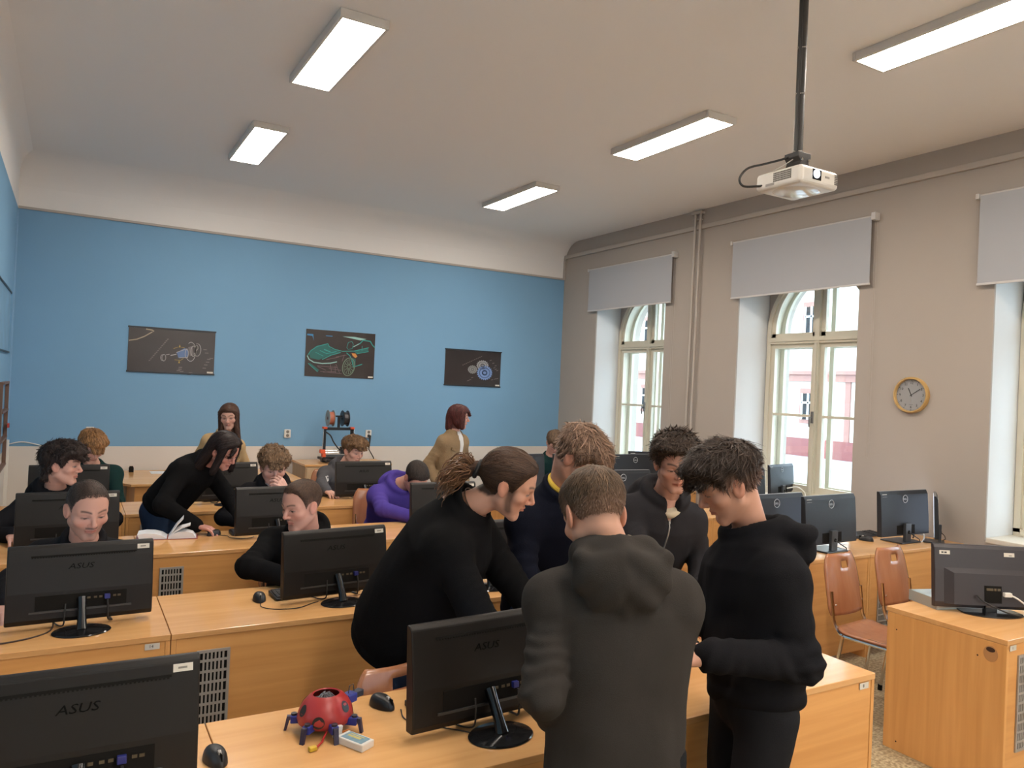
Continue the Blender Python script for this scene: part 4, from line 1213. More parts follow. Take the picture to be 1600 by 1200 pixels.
# loose cables
zc = DESK_Z + .004
tag(MB().tube(curve([(-.35, 3.62, zc), (-.25, 3.56, zc), (-.12, 3.58, zc), (-.03, 3.66, zc), (-.02, 3.74, zc + .03), (-.03, 3.76, zc + .06)]), .0035, 6).build('loose_cable', mat('cable_brown', (.05, .03, .02), .5), None, smooth=True), 'dark cable curling on the second row desk at the left edge', 'cable')
tag(MB().tube(curve([(6.02, 3.90, .90), (6.16, 3.86, .90), (6.22, 3.80, .86), (6.16, 3.70, .79), (6.02, 3.62, zc), (5.93, 3.60, zc)]), .006, 8).build('white_cable', M_whitepl, None, smooth=True), 'white cable looping beside the edge-on monitor below the clock', 'cable')
tag(MB().tube(curve([(6.02, 3.92, .86), (6.13, 3.90, .87), (6.19, 3.86, .84), (6.15, 3.78, .79), (6.08, 3.74, zc)]), .0055, 8).build('black_cable', M_cable, None, smooth=True), 'black cable looping beside the edge-on monitor below the clock', 'cable')
tag(MB().tube(curve([(6.50, 5.38, .93), (6.56, 5.30, .95), (6.60, 5.24, .90), (6.55, 5.20, .842), (6.45, 5.22, .84)]), .006, 8).build('white_cable', M_whitepl, None, smooth=True), 'white cable behind the small monitor on the window sill', 'cable')
# small device the group is looking at
t = thing('handset', 'small dark handset held between the two standing hoodies', 'handset', (1.605, 1.73, 1.10), math.radians(30))
MB().box(-.036, .036, -.075, .075, -.005, .005).build('body', M_black, t, bevel=.004)
MB().box(-.032, .032, -.068, .068, .005, .0056).build('display', M_gloss, t)
# ================================================================== organic shapes: distance fields -> smooth meshes
def nrm(v):
    v = np.asarray(v, float)
    return v / (np.linalg.norm(v) + 1e-12)
def smin(a, b, k):
    h = np.clip(0.5 + 0.5 * (b - a) / k, 0, 1)
    return b + (a - b) * h - k * h * (1 - h)
def smax(a, b, k):
    return -smin(-a, -b, k)
def d_cap(P, a, b, r1, r2):
    a = np.asarray(a, P.dtype); ba = np.asarray(b, P.dtype) - a
    bb = float(ba @ ba) + 1e-12
    q = P - a
    t = q @ ba
    h = np.clip(t * np.asarray(1 / bb, P.dtype), 0, 1)
    d2 = np.einsum('ij,ij->i', q, q) - 2 * h * t + h * h * np.asarray(bb, P.dtype)
    return np.sqrt(np.maximum(d2, 0)) - (np.asarray(r1, P.dtype) + np.asarray(r2 - r1, P.dtype) * h)
def d_ell(P, c, r, A=None):
    q = P - np.asarray(c, P.dtype)
    if A is not None: q = q @ np.asarray(A, P.dtype).T
    r = np.asarray(r, P.dtype)
    q = q / r
    k0 = np.sqrt(np.einsum('ij,ij->i', q, q))
    q = q / r
    k1 = np.sqrt(np.einsum('ij,ij->i', q, q)) + np.asarray(1e-9, P.dtype)
    return k0 * (k0 - 1) / k1
def d_prof(P, a, b, right, us, ra, rb, cap=0.06):
    """elliptic tube from a to b; half-widths ra (along right) and rb (depth) given at us"""
    a = np.asarray(a, float); b = np.asarray(b, float)
    ax = b - a; ln = np.linalg.norm(ax); ax = ax / ln
    rt = np.asarray(right, float); rt = nrm(rt - ax * (rt @ ax)); dp = np.cross(ax, rt)
    q = P - a
    t = q @ ax
    u = np.clip(t / ln, 0, 1)
    w = t - u * ln
    A = np.interp(u, us, ra); B = np.interp(u, us, rb)
    x = q @ rt; y = q @ dp
    e = np.sqrt((x / A) ** 2 + (y / B) ** 2 + (w / cap) ** 2)
    g = np.sqrt((x / A ** 2) ** 2 + (y / B ** 2) ** 2 + (w / cap ** 2) ** 2) + 1e-9
    return np.where(e > 1e-6, e * (e - 1) / g, -np.minimum(A, B))
def wob(P, f, seed, n=4):
    rs = np.random.RandomState(seed)
    s = np.zeros(len(P), P.dtype)
    for i in range(n):
        k = rs.normal(size=3) * np.asarray(f)
        ph = rs.uniform(0, 6.28)
        s += np.sin(P @ k.astype(P.dtype) + np.asarray(ph, P.dtype) + np.asarray(.8, P.dtype) * np.sin(P @ (k[[1, 2, 0]] * .6).astype(P.dtype)))
    return s / n

def surface(fn, lo, hi, h, band=0.03, refine=1):
    """naive surface nets over a narrow band; returns verts (n,3), quads (m,4)"""
    lo = np.asarray(lo, float); hi = np.asarray(hi, float)
    B = 4
    nb = np.maximum(2, np.ceil((hi - lo) / (h * B)).astype(int))
    n = nb * B + 1
    gx = [lo[i] + np.arange(n[i]) * h for i in range(3)]
    # coarse pass
    cc = [lo[i] + (np.arange(nb[i]) + .5) * h * B for i in range(3)]
    C = np.stack(np.meshgrid(*cc, indexing='ij'), -1).reshape(-1, 3)
    dc = fn(C.astype(np.float32)).reshape(nb)
    act = np.abs(dc) < (h * B * .87 * 1.25 + band)
    F = np.empty(n, np.float32)
    up = np.repeat(np.repeat(np.repeat(np.where(dc < 0, -1.0, 1.0), B, 0), B, 1), B, 2)
    F[:-1, :-1, :-1] = up
    F[-1] = F[-2]; F[:, -1] = F[:, -2]; F[:, :, -1] = F[:, :, -2]
    msk = np.zeros(n, bool)
    a3 = np.repeat(np.repeat(np.repeat(act, B, 0), B, 1), B, 2)
    for dx in (0, 1):
        for dy in (0, 1):
            for dz in (0, 1):
                msk[dx:dx + n[0] - 1, dy:dy + n[1] - 1, dz:dz + n[2] - 1] |= a3
    idx = np.nonzero(msk)
    pts = np.stack([gx[i][idx[i]] for i in range(3)], -1)
    F[idx] = fn(pts.astype(np.float32))
    S = F < 0
    # active cells
    c8 = [S[dx:dx + n[0] - 1, dy:dy + n[1] - 1, dz:dz + n[2] - 1] for dx in (0, 1) for dy in (0, 1) for dz in (0, 1)]
    cnt = sum(c.astype(np.int8) for c in c8)
    cells = np.nonzero((cnt > 0) & (cnt < 8))
    if len(cells[0]) == 0: return np.zeros((0, 3)), np.zeros((0, 4), int)
    ci = np.stack(cells, -1)
    vid = -np.ones(n - 1, int); vid[cells] = np.arange(len(ci))
    acc = np.zeros((len(ci), 3)); num = np.zeros(len(ci))
    corners = [(0, 0, 0), (1, 0, 0), (0, 1, 0), (1, 1, 0), (0, 0, 1), (1, 0, 1), (0, 1, 1), (1, 1, 1)]
    val = {c: F[ci[:, 0] + c[0], ci[:, 1] + c[1], ci[:, 2] + c[2]] for c in corners}
    for c in corners:
        for ax in range(3):
            if c[ax] == 0:
                d = list(c); d[ax] = 1; d = tuple(d)
                f0, f1 = val[c], val[d]
                m = (f0 < 0) != (f1 < 0)
                t = np.where(m, f0 / np.where(m, f0 - f1, 1), 0)
                p = np.tile(np.array(c, float), (len(ci), 1)); p[:, ax] = t
                acc += p * m[:, None]; num += m
    V = lo + (ci + acc / num[:, None]) * h
    Q = []
    for ax in range(3):
        u, v = (ax + 1) % 3, (ax + 2) % 3
        sl0 = [slice(None)] * 3; sl1 = [slice(None)] * 3
        sl0[ax] = slice(0, -1); sl1[ax] = slice(1, None)
        s0, s1 = S[tuple(sl0)], S[tuple(sl1)]
        e = np.stack(np.nonzero(s0 != s1), -1)
        ok = (e[:, u] > 0) & (e[:, v] > 0) & (e[:, u] < n[u] - 1) & (e[:, v] < n[v] - 1)
        e = e[ok]
        if not len(e): continue
        def g(du, dv):
            q = e.copy(); q[:, u] += du; q[:, v] += dv
            return vid[q[:, 0], q[:, 1], q[:, 2]]
        q = np.stack([g(-1, -1), g(0, -1), g(0, 0), g(-1, 0)], -1)
        flip = ~s0[e[:, 0], e[:, 1], e[:, 2]]
        q[flip] = q[flip][:, ::-1]
        Q.append(q)
    Q = np.concatenate(Q); Q = Q[(Q >= 0).all(1)]
    for _ in range(refine):
        e = h * .4
        d = fn(V)
        G = np.stack([fn(V + np.eye(3)[i] * e) - fn(V - np.eye(3)[i] * e) for i in range(3)], -1) / (2 * e)
        g2 = np.maximum((G * G).sum(1), .25)
        V = V - np.clip(d / g2, -h, h)[:, None] * G
    return V, Q

def np_mesh(name, V, Q, mats, parent, colors=None, origin=(0, 0, 0), smooth=True, mi=None):
    me = bpy.data.meshes.new(name)
    V = np.asarray(V, float) - np.asarray(origin)
    me.vertices.add(len(V)); me.vertices.foreach_set('co', V.astype(np.float32).ravel())
    k = Q.shape[1]
    me.loops.add(len(Q) * k); me.loops.foreach_set('vertex_index', Q.astype(np.int32).ravel())
    me.polygons.add(len(Q))
    me.polygons.foreach_set('loop_start', np.arange(0, len(Q) * k, k, dtype=np.int32))
    if smooth: me.polygons.foreach_set('use_smooth', np.ones(len(Q), bool))
    for m in (mats if isinstance(mats, (list, tuple)) else [mats]): me.materials.append(m)
    if mi is not None: me.polygons.foreach_set('material_index', np.asarray(mi, np.int32))
    me.update(calc_edges=True); me.validate()
    if colors is not None:
        at = me.color_attributes.new('Col', 'FLOAT_COLOR', 'POINT')
        at.data.foreach_set('color', np.concatenate([colors, np.ones((len(colors), 1))], 1).astype(np.float32).ravel())
    o = bpy.data.objects.new(name, me); col.objects.link(o)
    if parent is not None: o.parent = parent
    return o

# ------------------------------------------------------------------ people materials
def attr_mat(name, rough, spec=.4, sss=0.0, bump=0.0, bscale=300):
    m = bpy.data.materials.new(name); m.use_nodes = True
    N, L = nodes_of(m); b = N['Principled BSDF']
    a = N.new('ShaderNodeAttribute'); a.attribute_name = 'Col'
    L.new(a.outputs['Color'], b.inputs['Base Color'])
    b.inputs['Roughness'].default_value = rough
    b.inputs['Specular IOR Level'].default_value = spec
    if sss:
        b.inputs['Subsurface Weight'].default_value = sss
        b.inputs['Subsurface Radius'].default_value = (.012, .005, .003)
        b.inputs['Subsurface Scale'].default_value = .6
    if bump:
        tc = N.new('ShaderNodeNewGeometry'); nb = N.new('ShaderNodeTexNoise'); nb.inputs['Scale'].default_value = bscale
        L.new(tc.outputs['Position'], nb.inputs['Vector'])
        bp = N.new('ShaderNodeBump'); bp.inputs['Strength'].default_value = bump; bp.inputs['Distance'].default_value = .004
        L.new(nb.outputs['Fac'], bp.inputs['Height']); L.new(bp.outputs['Normal'], b.inputs['Normal'])
    return m
M_skin = attr_mat('skin', .52, .35, bump=.05, bscale=400)
M_hair = attr_mat('hair', .5, .22)
def cloth(name, c, rough=.9, bump=.25, bscale=420, sheen=0.0, var=.12):
    """woven fabric: fine weave plus soft wrinkles in the relief"""
    m = mat('cloth_' + name, c, rough, .06, bump=bump, bscale=bscale, var=var, vscale=9)
    N, L = nodes_of(m)
    bp = [n for n in N if n.type == 'BUMP'][0]
    geo = N.new('ShaderNodeNewGeometry')
    mp = N.new('ShaderNodeMapping'); mp.inputs['Scale'].default_value = (8, 8, 3.2)
    L.new(geo.outputs['Position'], mp.inputs['Vector'])
    nz = N.new('ShaderNodeTexNoise'); nz.inputs['Scale'].default_value = 1.0; nz.inputs['Detail'].default_value = 1.0; nz.inputs['Distortion'].default_value = .8
    L.new(mp.outputs['Vector'], nz.inputs['Vector'])
    b2 = N.new('ShaderNodeBump'); b2.inputs['Strength'].default_value = .30; b2.inputs['Distance'].default_value = .03
    L.new(nz.outputs['Fac'], b2.inputs['Height']); L.new(b2.outputs['Normal'], bp.inputs['Normal'])
    return m

# ------------------------------------------------------------------ head
def head_base(P):
    """skull and face without features; local metres, +Y forward, +Z up, +X to the person's right"""
    d = d_ell(P, (0, -.018, .036), (.0745, .094, .083))
    d = smin(d, d_ell(P, (0, .030, .042), (.058, .050, .056)), .03)
    d = smin(d, d_ell(P, (0, .020, -.022), (.0615, .065, .086)), .03)
    X = np.abs(P[:, 0]); Q = np.stack([X, P[:, 1], P[:, 2]], -1)
    d = smin(d, d_cap(Q, (.049, -.006, -.052), (.012, .056, -.097), .0185, .0155), .030)
    d = smin(d, d_cap(Q, (.0, .058, -.097), (.011, .061, -.099), .0175, .015), .014)
    return d
def head_full(P, f):
    X = np.abs(P[:, 0]); Q = np.stack([X, P[:, 1], P[:, 2]], -1)
    d = head_base(P)
    d = smin(d, d_cap(Q, (.012, .078, .023), (.048, .060, .021), .0095, .008), .018)      # brow
    d = smin(d, d_ell(Q, (.044, .050, -.022), (.023, .022, .018)), .02)                    # cheekbone
    d = smax(d, -d_ell(Q, (.032, .098, .004), (.018, .021, .0125)), .012)                  # eye socket
    d = smin(d, d_ell(Q, (.031, .0665, .003), (.0155, .0145, .0120)), .004)                # eyeball under the lid
    nl = f.get('nose', 1.0)
    d = smin(d, d_cap(P, (0, .082, .014), (0, .1035 * nl, -.025), .0068, .0092), .010)
    d = smin(d, d_cap(Q, (0, .099 * nl, -.030), (.0115, .088, -.033), .0078, .0068), .006)
    d = smax(d, -d_cap(Q, (.0065, .098, -.041), (.008, .090, -.041), .0032, .003), .003)   # nostril
    d = smin(d, d_cap(Q, (0, .0835, -.0545), (.019, .0755, -.0575), .0050, .0030), .006)   # upper lip
    d = smin(d, d_cap(Q, (0, .0820, -.0665), (.016, .0745, -.0645), .0058, .0032), .006)   # lower lip
    d = smax(d, -d_cap(Q, (0, .0895, -.0608), (.023, .0775, -.0600), .0014, .0010), .004)  # mouth line
    d = smax(d, -d_ell(P, (0, .0865, -.079), (.016, .008, .006)), .010)                    # hollow above the chin
    # ears
    A = np.array([[.94, .25, .0], [-.25, .92, .28], [.05, -.28, .95]])
    ear = d_ell(Q, (.079, -.012, -.004), (.0075, .0195, .032), A)
    ear = smax(ear, -d_ell(Q, (.090, -.007, .001), (.008, .0125, .021), A), .004)
    d = smin(d, ear, .006)
    return d
def face_colors(V, f):
    """vertex colours: skin with warmer lips, ears and nose, brows, lids, stubble"""
    sk = np.array(f.get('skin', (.50, .27, .185)))
    C = np.tile(sk, (len(V), 1))
    x, y, z = np.abs(V[:, 0]), V[:, 1], V[:, 2]
    def blend(w, c):
        nonlocal C
        w = np.clip(w, 0, 1)[:, None]
        C = C * (1 - w) + np.asarray(c) * w
    red = sk * np.array([1.05, .80, .77])
    blend(.55 * np.exp(-(((x - .04) / .02) ** 2 + ((z + .028) / .02) ** 2)) * (y > .03), red)
    blend(.6 * np.exp(-((x / .016) ** 2 + ((z + .028) / .014) ** 2)) * (y > .07), red)
    blend(.55 * (x > .078), red)
    br = np.array(f.get('brow', (.05, .03, .02)))
    hs = f.get('hs')
    if hs:
        ys_, zs_ = HL[hs.get('line', 'std')]
        zm = np.interp(y, ys_, zs_)
        w = np.clip((z - zm + .004 + .003 * wob(V, (220, 220, 220), 4)) / hs.get('edge', .012), 0, 1)
        fade = np.clip((.045 - z) / .07, 0, 1) * hs.get('fade', 0) * .75
        ear_ = (x > .0755) & (y > -.04) & (y < .02) & (z < .03)
        blend(np.where(ear_, 0, w * (1 - fade) * .93), np.array(hs.get('col')) * .85)
    hc = np.array(f.get('haircol', (.06, .035, .02)))
    if f.get('stubble'):
        s = f['stubble']
        w = np.clip((-.035 - z) / .02, 0, 1) * (y > -.01) * (x < .09)
        w = w * np.clip((z + .13) / .01, 0, 1)
        blend(w * s * .7, hc * .8 + sk * .12)
        w2 = np.exp(-(((z + .047) / .005) ** 2)) * (x < .024) * (y > .075)
        blend(w2 * min(1, s * 1.3), hc)
        w3 = np.exp(-((x / .012) ** 2 + ((z + .082) / .010) ** 2)) * (y > .07)
        blend(w3 * s * .8, hc)
    if f.get('sideburn'):
        w = np.exp(-((y - .021 - np.clip(-.04 - z, 0, 1) * .35) / .0155) ** 2) * np.clip((.016 - z) / .01, 0, 1) * np.clip((z + .098) / .022, 0, 1) * (x > .028)
        blend(np.clip(w * 1.3, 0, 1) * f['sideburn'], hc)
    lip = sk * np.array([.92, .62, .62])
    w = np.exp(-(((z + .0615) / .0085) ** 4)) * np.clip((.024 - x) / .004, 0, 1) * (y > .068)
    blend(w * .75, lip)
    w = np.exp(-(((z + .0612) / .0022) ** 2)) * (x < .024) * (y > .068)
    blend(w * .75, sk * np.array([.32, .16, .15]))
    zb = .0265 + .006 * np.sin(np.clip((x - .010) / .042, 0, 1) * 2.6)
    w = np.exp(-(((z - zb) / .0042) ** 2)) * np.clip((x - .009) / .004, 0, 1) * np.clip((.053 - x) / .006, 0, 1) * (y > .045)
    blend(w * .9, br)
    # eyes: mostly lowered lids
    op = f.get('eye', .35)
    ex = (x - .031) / .0145
    blend(.35 * np.exp(-(ex ** 2 * .8 + ((z - .004) / .012) ** 2)) * (y > .05), sk * np.array([.62, .48, .46]))
    zc_ = .000
    w = np.clip(1.25 - (ex ** 2 + ((z - zc_) / (.0025 + .0065 * op)) ** 2), 0, 1) * (y > .06)
    blend(np.clip(w * 2.2, 0, 1) * (.9 if op > .3 else .55), (.34, .30, .28))
    w = np.clip(1.3 - (((x - .031) / .0062) ** 2 + ((z - zc_) / (.0025 + .0065 * op)) ** 2), 0, 1) * (y > .06)
    blend(np.clip(w * 2, 0, 1), (.03, .022, .018))
    zl = zc_ + (.0022 + .006 * op) * np.sqrt(np.clip(1 - ex ** 2 * .85, 0, 1))
    w = np.exp(-(((z - zl) / .0022) ** 2)) * (np.abs(ex) < 1.1) * (y > .055)
    blend(w * .85, sk * .10)
    # nostrils
    w = np.exp(-(((x - .0068) / .0034) ** 2 + ((z + .0395) / .003) ** 2)) * (y > .08)
    blend(w * .8, sk * .22)
    return C

# ------------------------------------------------------------------ hair
HL = {  # front-to-back lower limit of the hair: (y, z)
    'std': ([-.12, -.085, -.05, -.030, -.014, .010, .024, .040, .055, .068, .095], [-.068, -.072, -.058, -.035, .022, .020, -.012, .030, .062, .076, .080]),
    'buzz': ([-.12, -.085, -.05, -.030, -.014, .010, .024, .036, .050, .062, .074, .095], [-.068, -.072, -.058, -.035, .022, .020, -.004, .040, .076, .088, .086, .088]),
    'fade': ([-.12, -.085, -.05, -.030, -.014, .010, .024, .040, .055, .068, .095], [-.044, -.048, -.038, -.018, .026, .024, .0, .034, .062, .076, .080]),
    'mopfade': ([-.12, -.085, -.05, -.030, -.014, .010, .024, .040, .055, .068, .12], [-.040, -.044, -.034, -.020, .020, .018, .002, .022, .045, .052, .055]),
    'fringe': ([-.12, -.085, -.05, -.030, -.014, .010, .024, .040, .055, .068, .12], [-.068, -.072, -.058, -.033, .016, .014, -.008, .022, .045, .052, .055]),
    'back': ([-.12, -.085, -.05, -.030, -.014, .010, .024, .045, .060, .075, .095], [-.06, -.065, -.06, -.045, .014, .010, -.010, .045, .068, .080, .084]),
    'bob': ([-.12, -.085, -.05, -.02, .0, .02, .04, .055, .07, .12], [-.13, -.15, -.15, -.15, -.15, -.12, -.05, .035, .058, .066]),
}
def hair_sdf(P, hs):
    ys, zs = HL[hs.get('line', 'std')]
    zmin = np.interp(P[:, 1], ys, zs)
    up = np.clip((P[:, 2] - .01) / .075, 0, 1)
    fr = np.clip((P[:, 1]) / .08, 0, 1)
    t = hs['side'] + (hs['top'] - hs['side']) * up ** .8 + hs.get('front', 0) * fr * up
    tu = hs.get('tousle', .0)
    t = t * (.12 + .88 * np.clip((P[:, 2] - zmin) / hs.get('taper', .028), 0, 1) ** .7)
    if tu:
        t = t + np.clip((P[:, 2] - zmin) / .03, 0, 1) * (tu * up * wob(P, (70, 60, 40), hs.get('seed', 1)) + tu * .5 * wob(P, (160, 120, 60), hs.get('seed', 1) + 5))
    base = head_base(P)
    d = base - t
    d = smax(d, (zmin - P[:, 2]) * .8, .004)
    for (a, b, r1, r2) in hs.get('locks', ()):
        lk = d_cap(P, a, b, r1, r2)
        d = smin(d, lk, .014)
    for (c, r) in hs.get('blobs', ()):
        d = smin(d, d_ell(P, c, r) + (tu * .8) * wob(P, (90, 90, 60), 3), .02)
    return d
def hair_strands(fn, Vs, hs, n, seglen, rs, width):
    sel = rs.randint(0, len(Vs), n)
    p = Vs[sel] + rs.normal(size=(n, 3)) * .001
    up = np.clip((p[:, 2] - .0) / .08, 0, 1)
    L = seglen * (hs.get('slen', .35) + (1 - hs.get('slen', .35)) * up) * rs.uniform(.6, 1.25, n)
    K = 5
    crown = np.array(hs.get('crown', (0.012, -.065, .105)))
    rows = []
    lift = hs.get('lift', .006) * rs.uniform(.1, 1.6, n)
    jit = rs.normal(size=(n, 3)) * hs.get('mess', .35)
    for k in range(K):
        e = .002
        d = fn(p)
        G = np.stack([fn(p + np.eye(3)[i] * e) - d for i in range(3)], -1)
        G /= (np.linalg.norm(G, axis=1)[:, None] + 1e-9)
        rows.append((p.copy(), G.copy()))
        mode = hs.get('flow', 'crown')
        if mode == 'crown':
            fl = p - crown
            fl[:, 1] += .02
            fl[:, 2] -= .02
        elif mode == 'tail':
            fl = np.array((0, -.135, .005)) - p
        elif mode == 'down':
            fl = np.stack([p[:, 0] * 1.5, -(p[:, 1] + .02) * 0 - .01 * np.ones(n), -np.clip(.12 - p[:, 2], .02, 1) - .02], -1)
            fl = np.where((p[:, 2] > .07)[:, None], np.stack([np.sign(p[:, 0]) * .05, -.02 * np.ones(n), -.02 * np.ones(n)], -1), fl)
        else:
            fl = p - crown
        fl = fl / (np.linalg.norm(fl, axis=1)[:, None] + 1e-9) + jit
        fl = fl - G * (fl * G).sum(1)[:, None]
        fl /= (np.linalg.norm(fl, axis=1)[:, None] + 1e-9)
        p = p + fl * (L / K)[:, None]
        d = fn(p)
        tgt = lift * ((k + 1) / K) ** 1.5
        p = p - G * (np.clip(d - tgt, -.02, .02 if mode != 'crown' else .006))[:, None] * .85
    V = []; 
    for k, (q, G) in enumerate(rows):
        nx = rows[min(k + 1, K - 1)][0] - rows[max(k - 1, 0)][0]
        sd = np.cross(nx, G); sd /= (np.linalg.norm(sd, axis=1)[:, None] + 1e-9)
        wv = width * (1 - (k / (K - 1)) ** 2 * .85)
        V.append(q - sd * wv); V.append(q + G * wv * .5); V.append(q + sd * wv)
    V = np.stack(V, 1)          # n, 3K, 3
    base = (np.arange(n) * 3 * K)[:, None]
    Q = []
    for k in range(K - 1):
        for c in (0, 1):
            Q.append(base + np.array([[3 * k + c, 3 * k + c + 1, 3 * k + 3 + c + 1, 3 * k + 3 + c]]))
    Q = np.concatenate(Q, 0)
    return V.reshape(-1, 3), Q, np.repeat(rs.uniform(.5, 1.65, n), 3 * K)
# ================================================================== person builder
PS = 1.06     # body scale
def yawv(d):
    return np.array([math.cos(math.radians(d)), math.sin(math.radians(d)), 0.0])
def frame(yaw, pitch=0, roll=0):
    f = yawv(yaw); u = np.array([0, 0, 1.0])
    t = math.radians(pitch)
    f2 = f * math.cos(t) - u * math.sin(t); u2 = u * math.cos(t) + f * math.sin(t)
    r = np.cross(f2, u2)
    a = math.radians(roll)
    r3 = r * math.cos(a) - u2 * math.sin(a); u3 = u2 * math.cos(a) + r * math.sin(a)
    return np.stack([r3, f2, u3], 1)     # columns right, forward, up
def two_bone(a, t, l1, l2, pole):
    a = np.asarray(a, float); t = np.asarray(t, float)
    v = t - a; d = np.linalg.norm(v)
    if d > (l1 + l2) * .995:
        t = a + v / d * (l1 + l2) * .995; v = t - a; d = np.linalg.norm(v)
    x = v / d
    c = (l1 * l1 - l2 * l2 + d * d) / (2 * d)
    h = math.sqrt(max(0, l1 * l1 - c * c))
    p = np.asarray(pole, float); p = p - x * (p @ x)
    return a + x * c + nrm(p) * h, t

def hand_sdf_parts(W, dr, dors, side, curl, s, spread=.05, thumb=.55):
    """returns list of capsules for a hand; side +1 right, -1 left"""
    y = nrm(dr); z = np.asarray(dors, float); z = nrm(z - y * (z @ y)); x = np.cross(y, z)   # x: towards the little finger for right hand
    caps = []
    th = -side                                                # thumb side along x
    ln = [(.044, .026, .021), (.049, .030, .023), (.045, .028, .022), (.035, .021, .019)]
    off = [-.031, -.0105, .0105, .030]
    fb = [.084, .089, .086, .078]
    if np.isscalar(curl): curl = [curl] * 4
    for i in range(4):
        b = W + s * (y * fb[i] - th * x * off[i] * 1.0)
        caps.append((W + s * (y * .012 - th * x * off[i] * .62), b, .0165 * s, .0125 * s))
        a = math.radians(curl[i]) * .8
        sp = -th * off[i] * spread / .03
        dirn = nrm(y * math.cos(a) - z * math.sin(a) + x * sp)
        p = b
        for k, l in enumerate(ln[i]):
            q = p + dirn * l * s
            caps.append((p, q, (.0098 - .0011 * k) * s, (.0090 - .0013 * k) * s))
            p = q
            a += math.radians(curl[i])
            dirn = nrm(y * math.cos(a) - z * math.sin(a) + x * sp)
    tb = W + s * (y * .026 + th * x * .026 - z * .006)
    d1 = nrm(y * .72 + th * x * thumb - z * .35)
    t1 = tb + d1 * .043 * s
    d2 = nrm(y * .92 + th * x * (thumb - .35) - z * .38)
    t2 = t1 + d2 * .031 * s
    t3 = t2 + nrm(y - z * .35) * .022 * s
    caps += [(W + s * (y * .008 + th * x * .010), tb, .017 * s, .015 * s), (tb, t1, .0135 * s, .0108 * s), (t1, t2, .0106 * s, .0098 * s), (t2, t3, .0096 * s, .0074 * s)]
    return caps

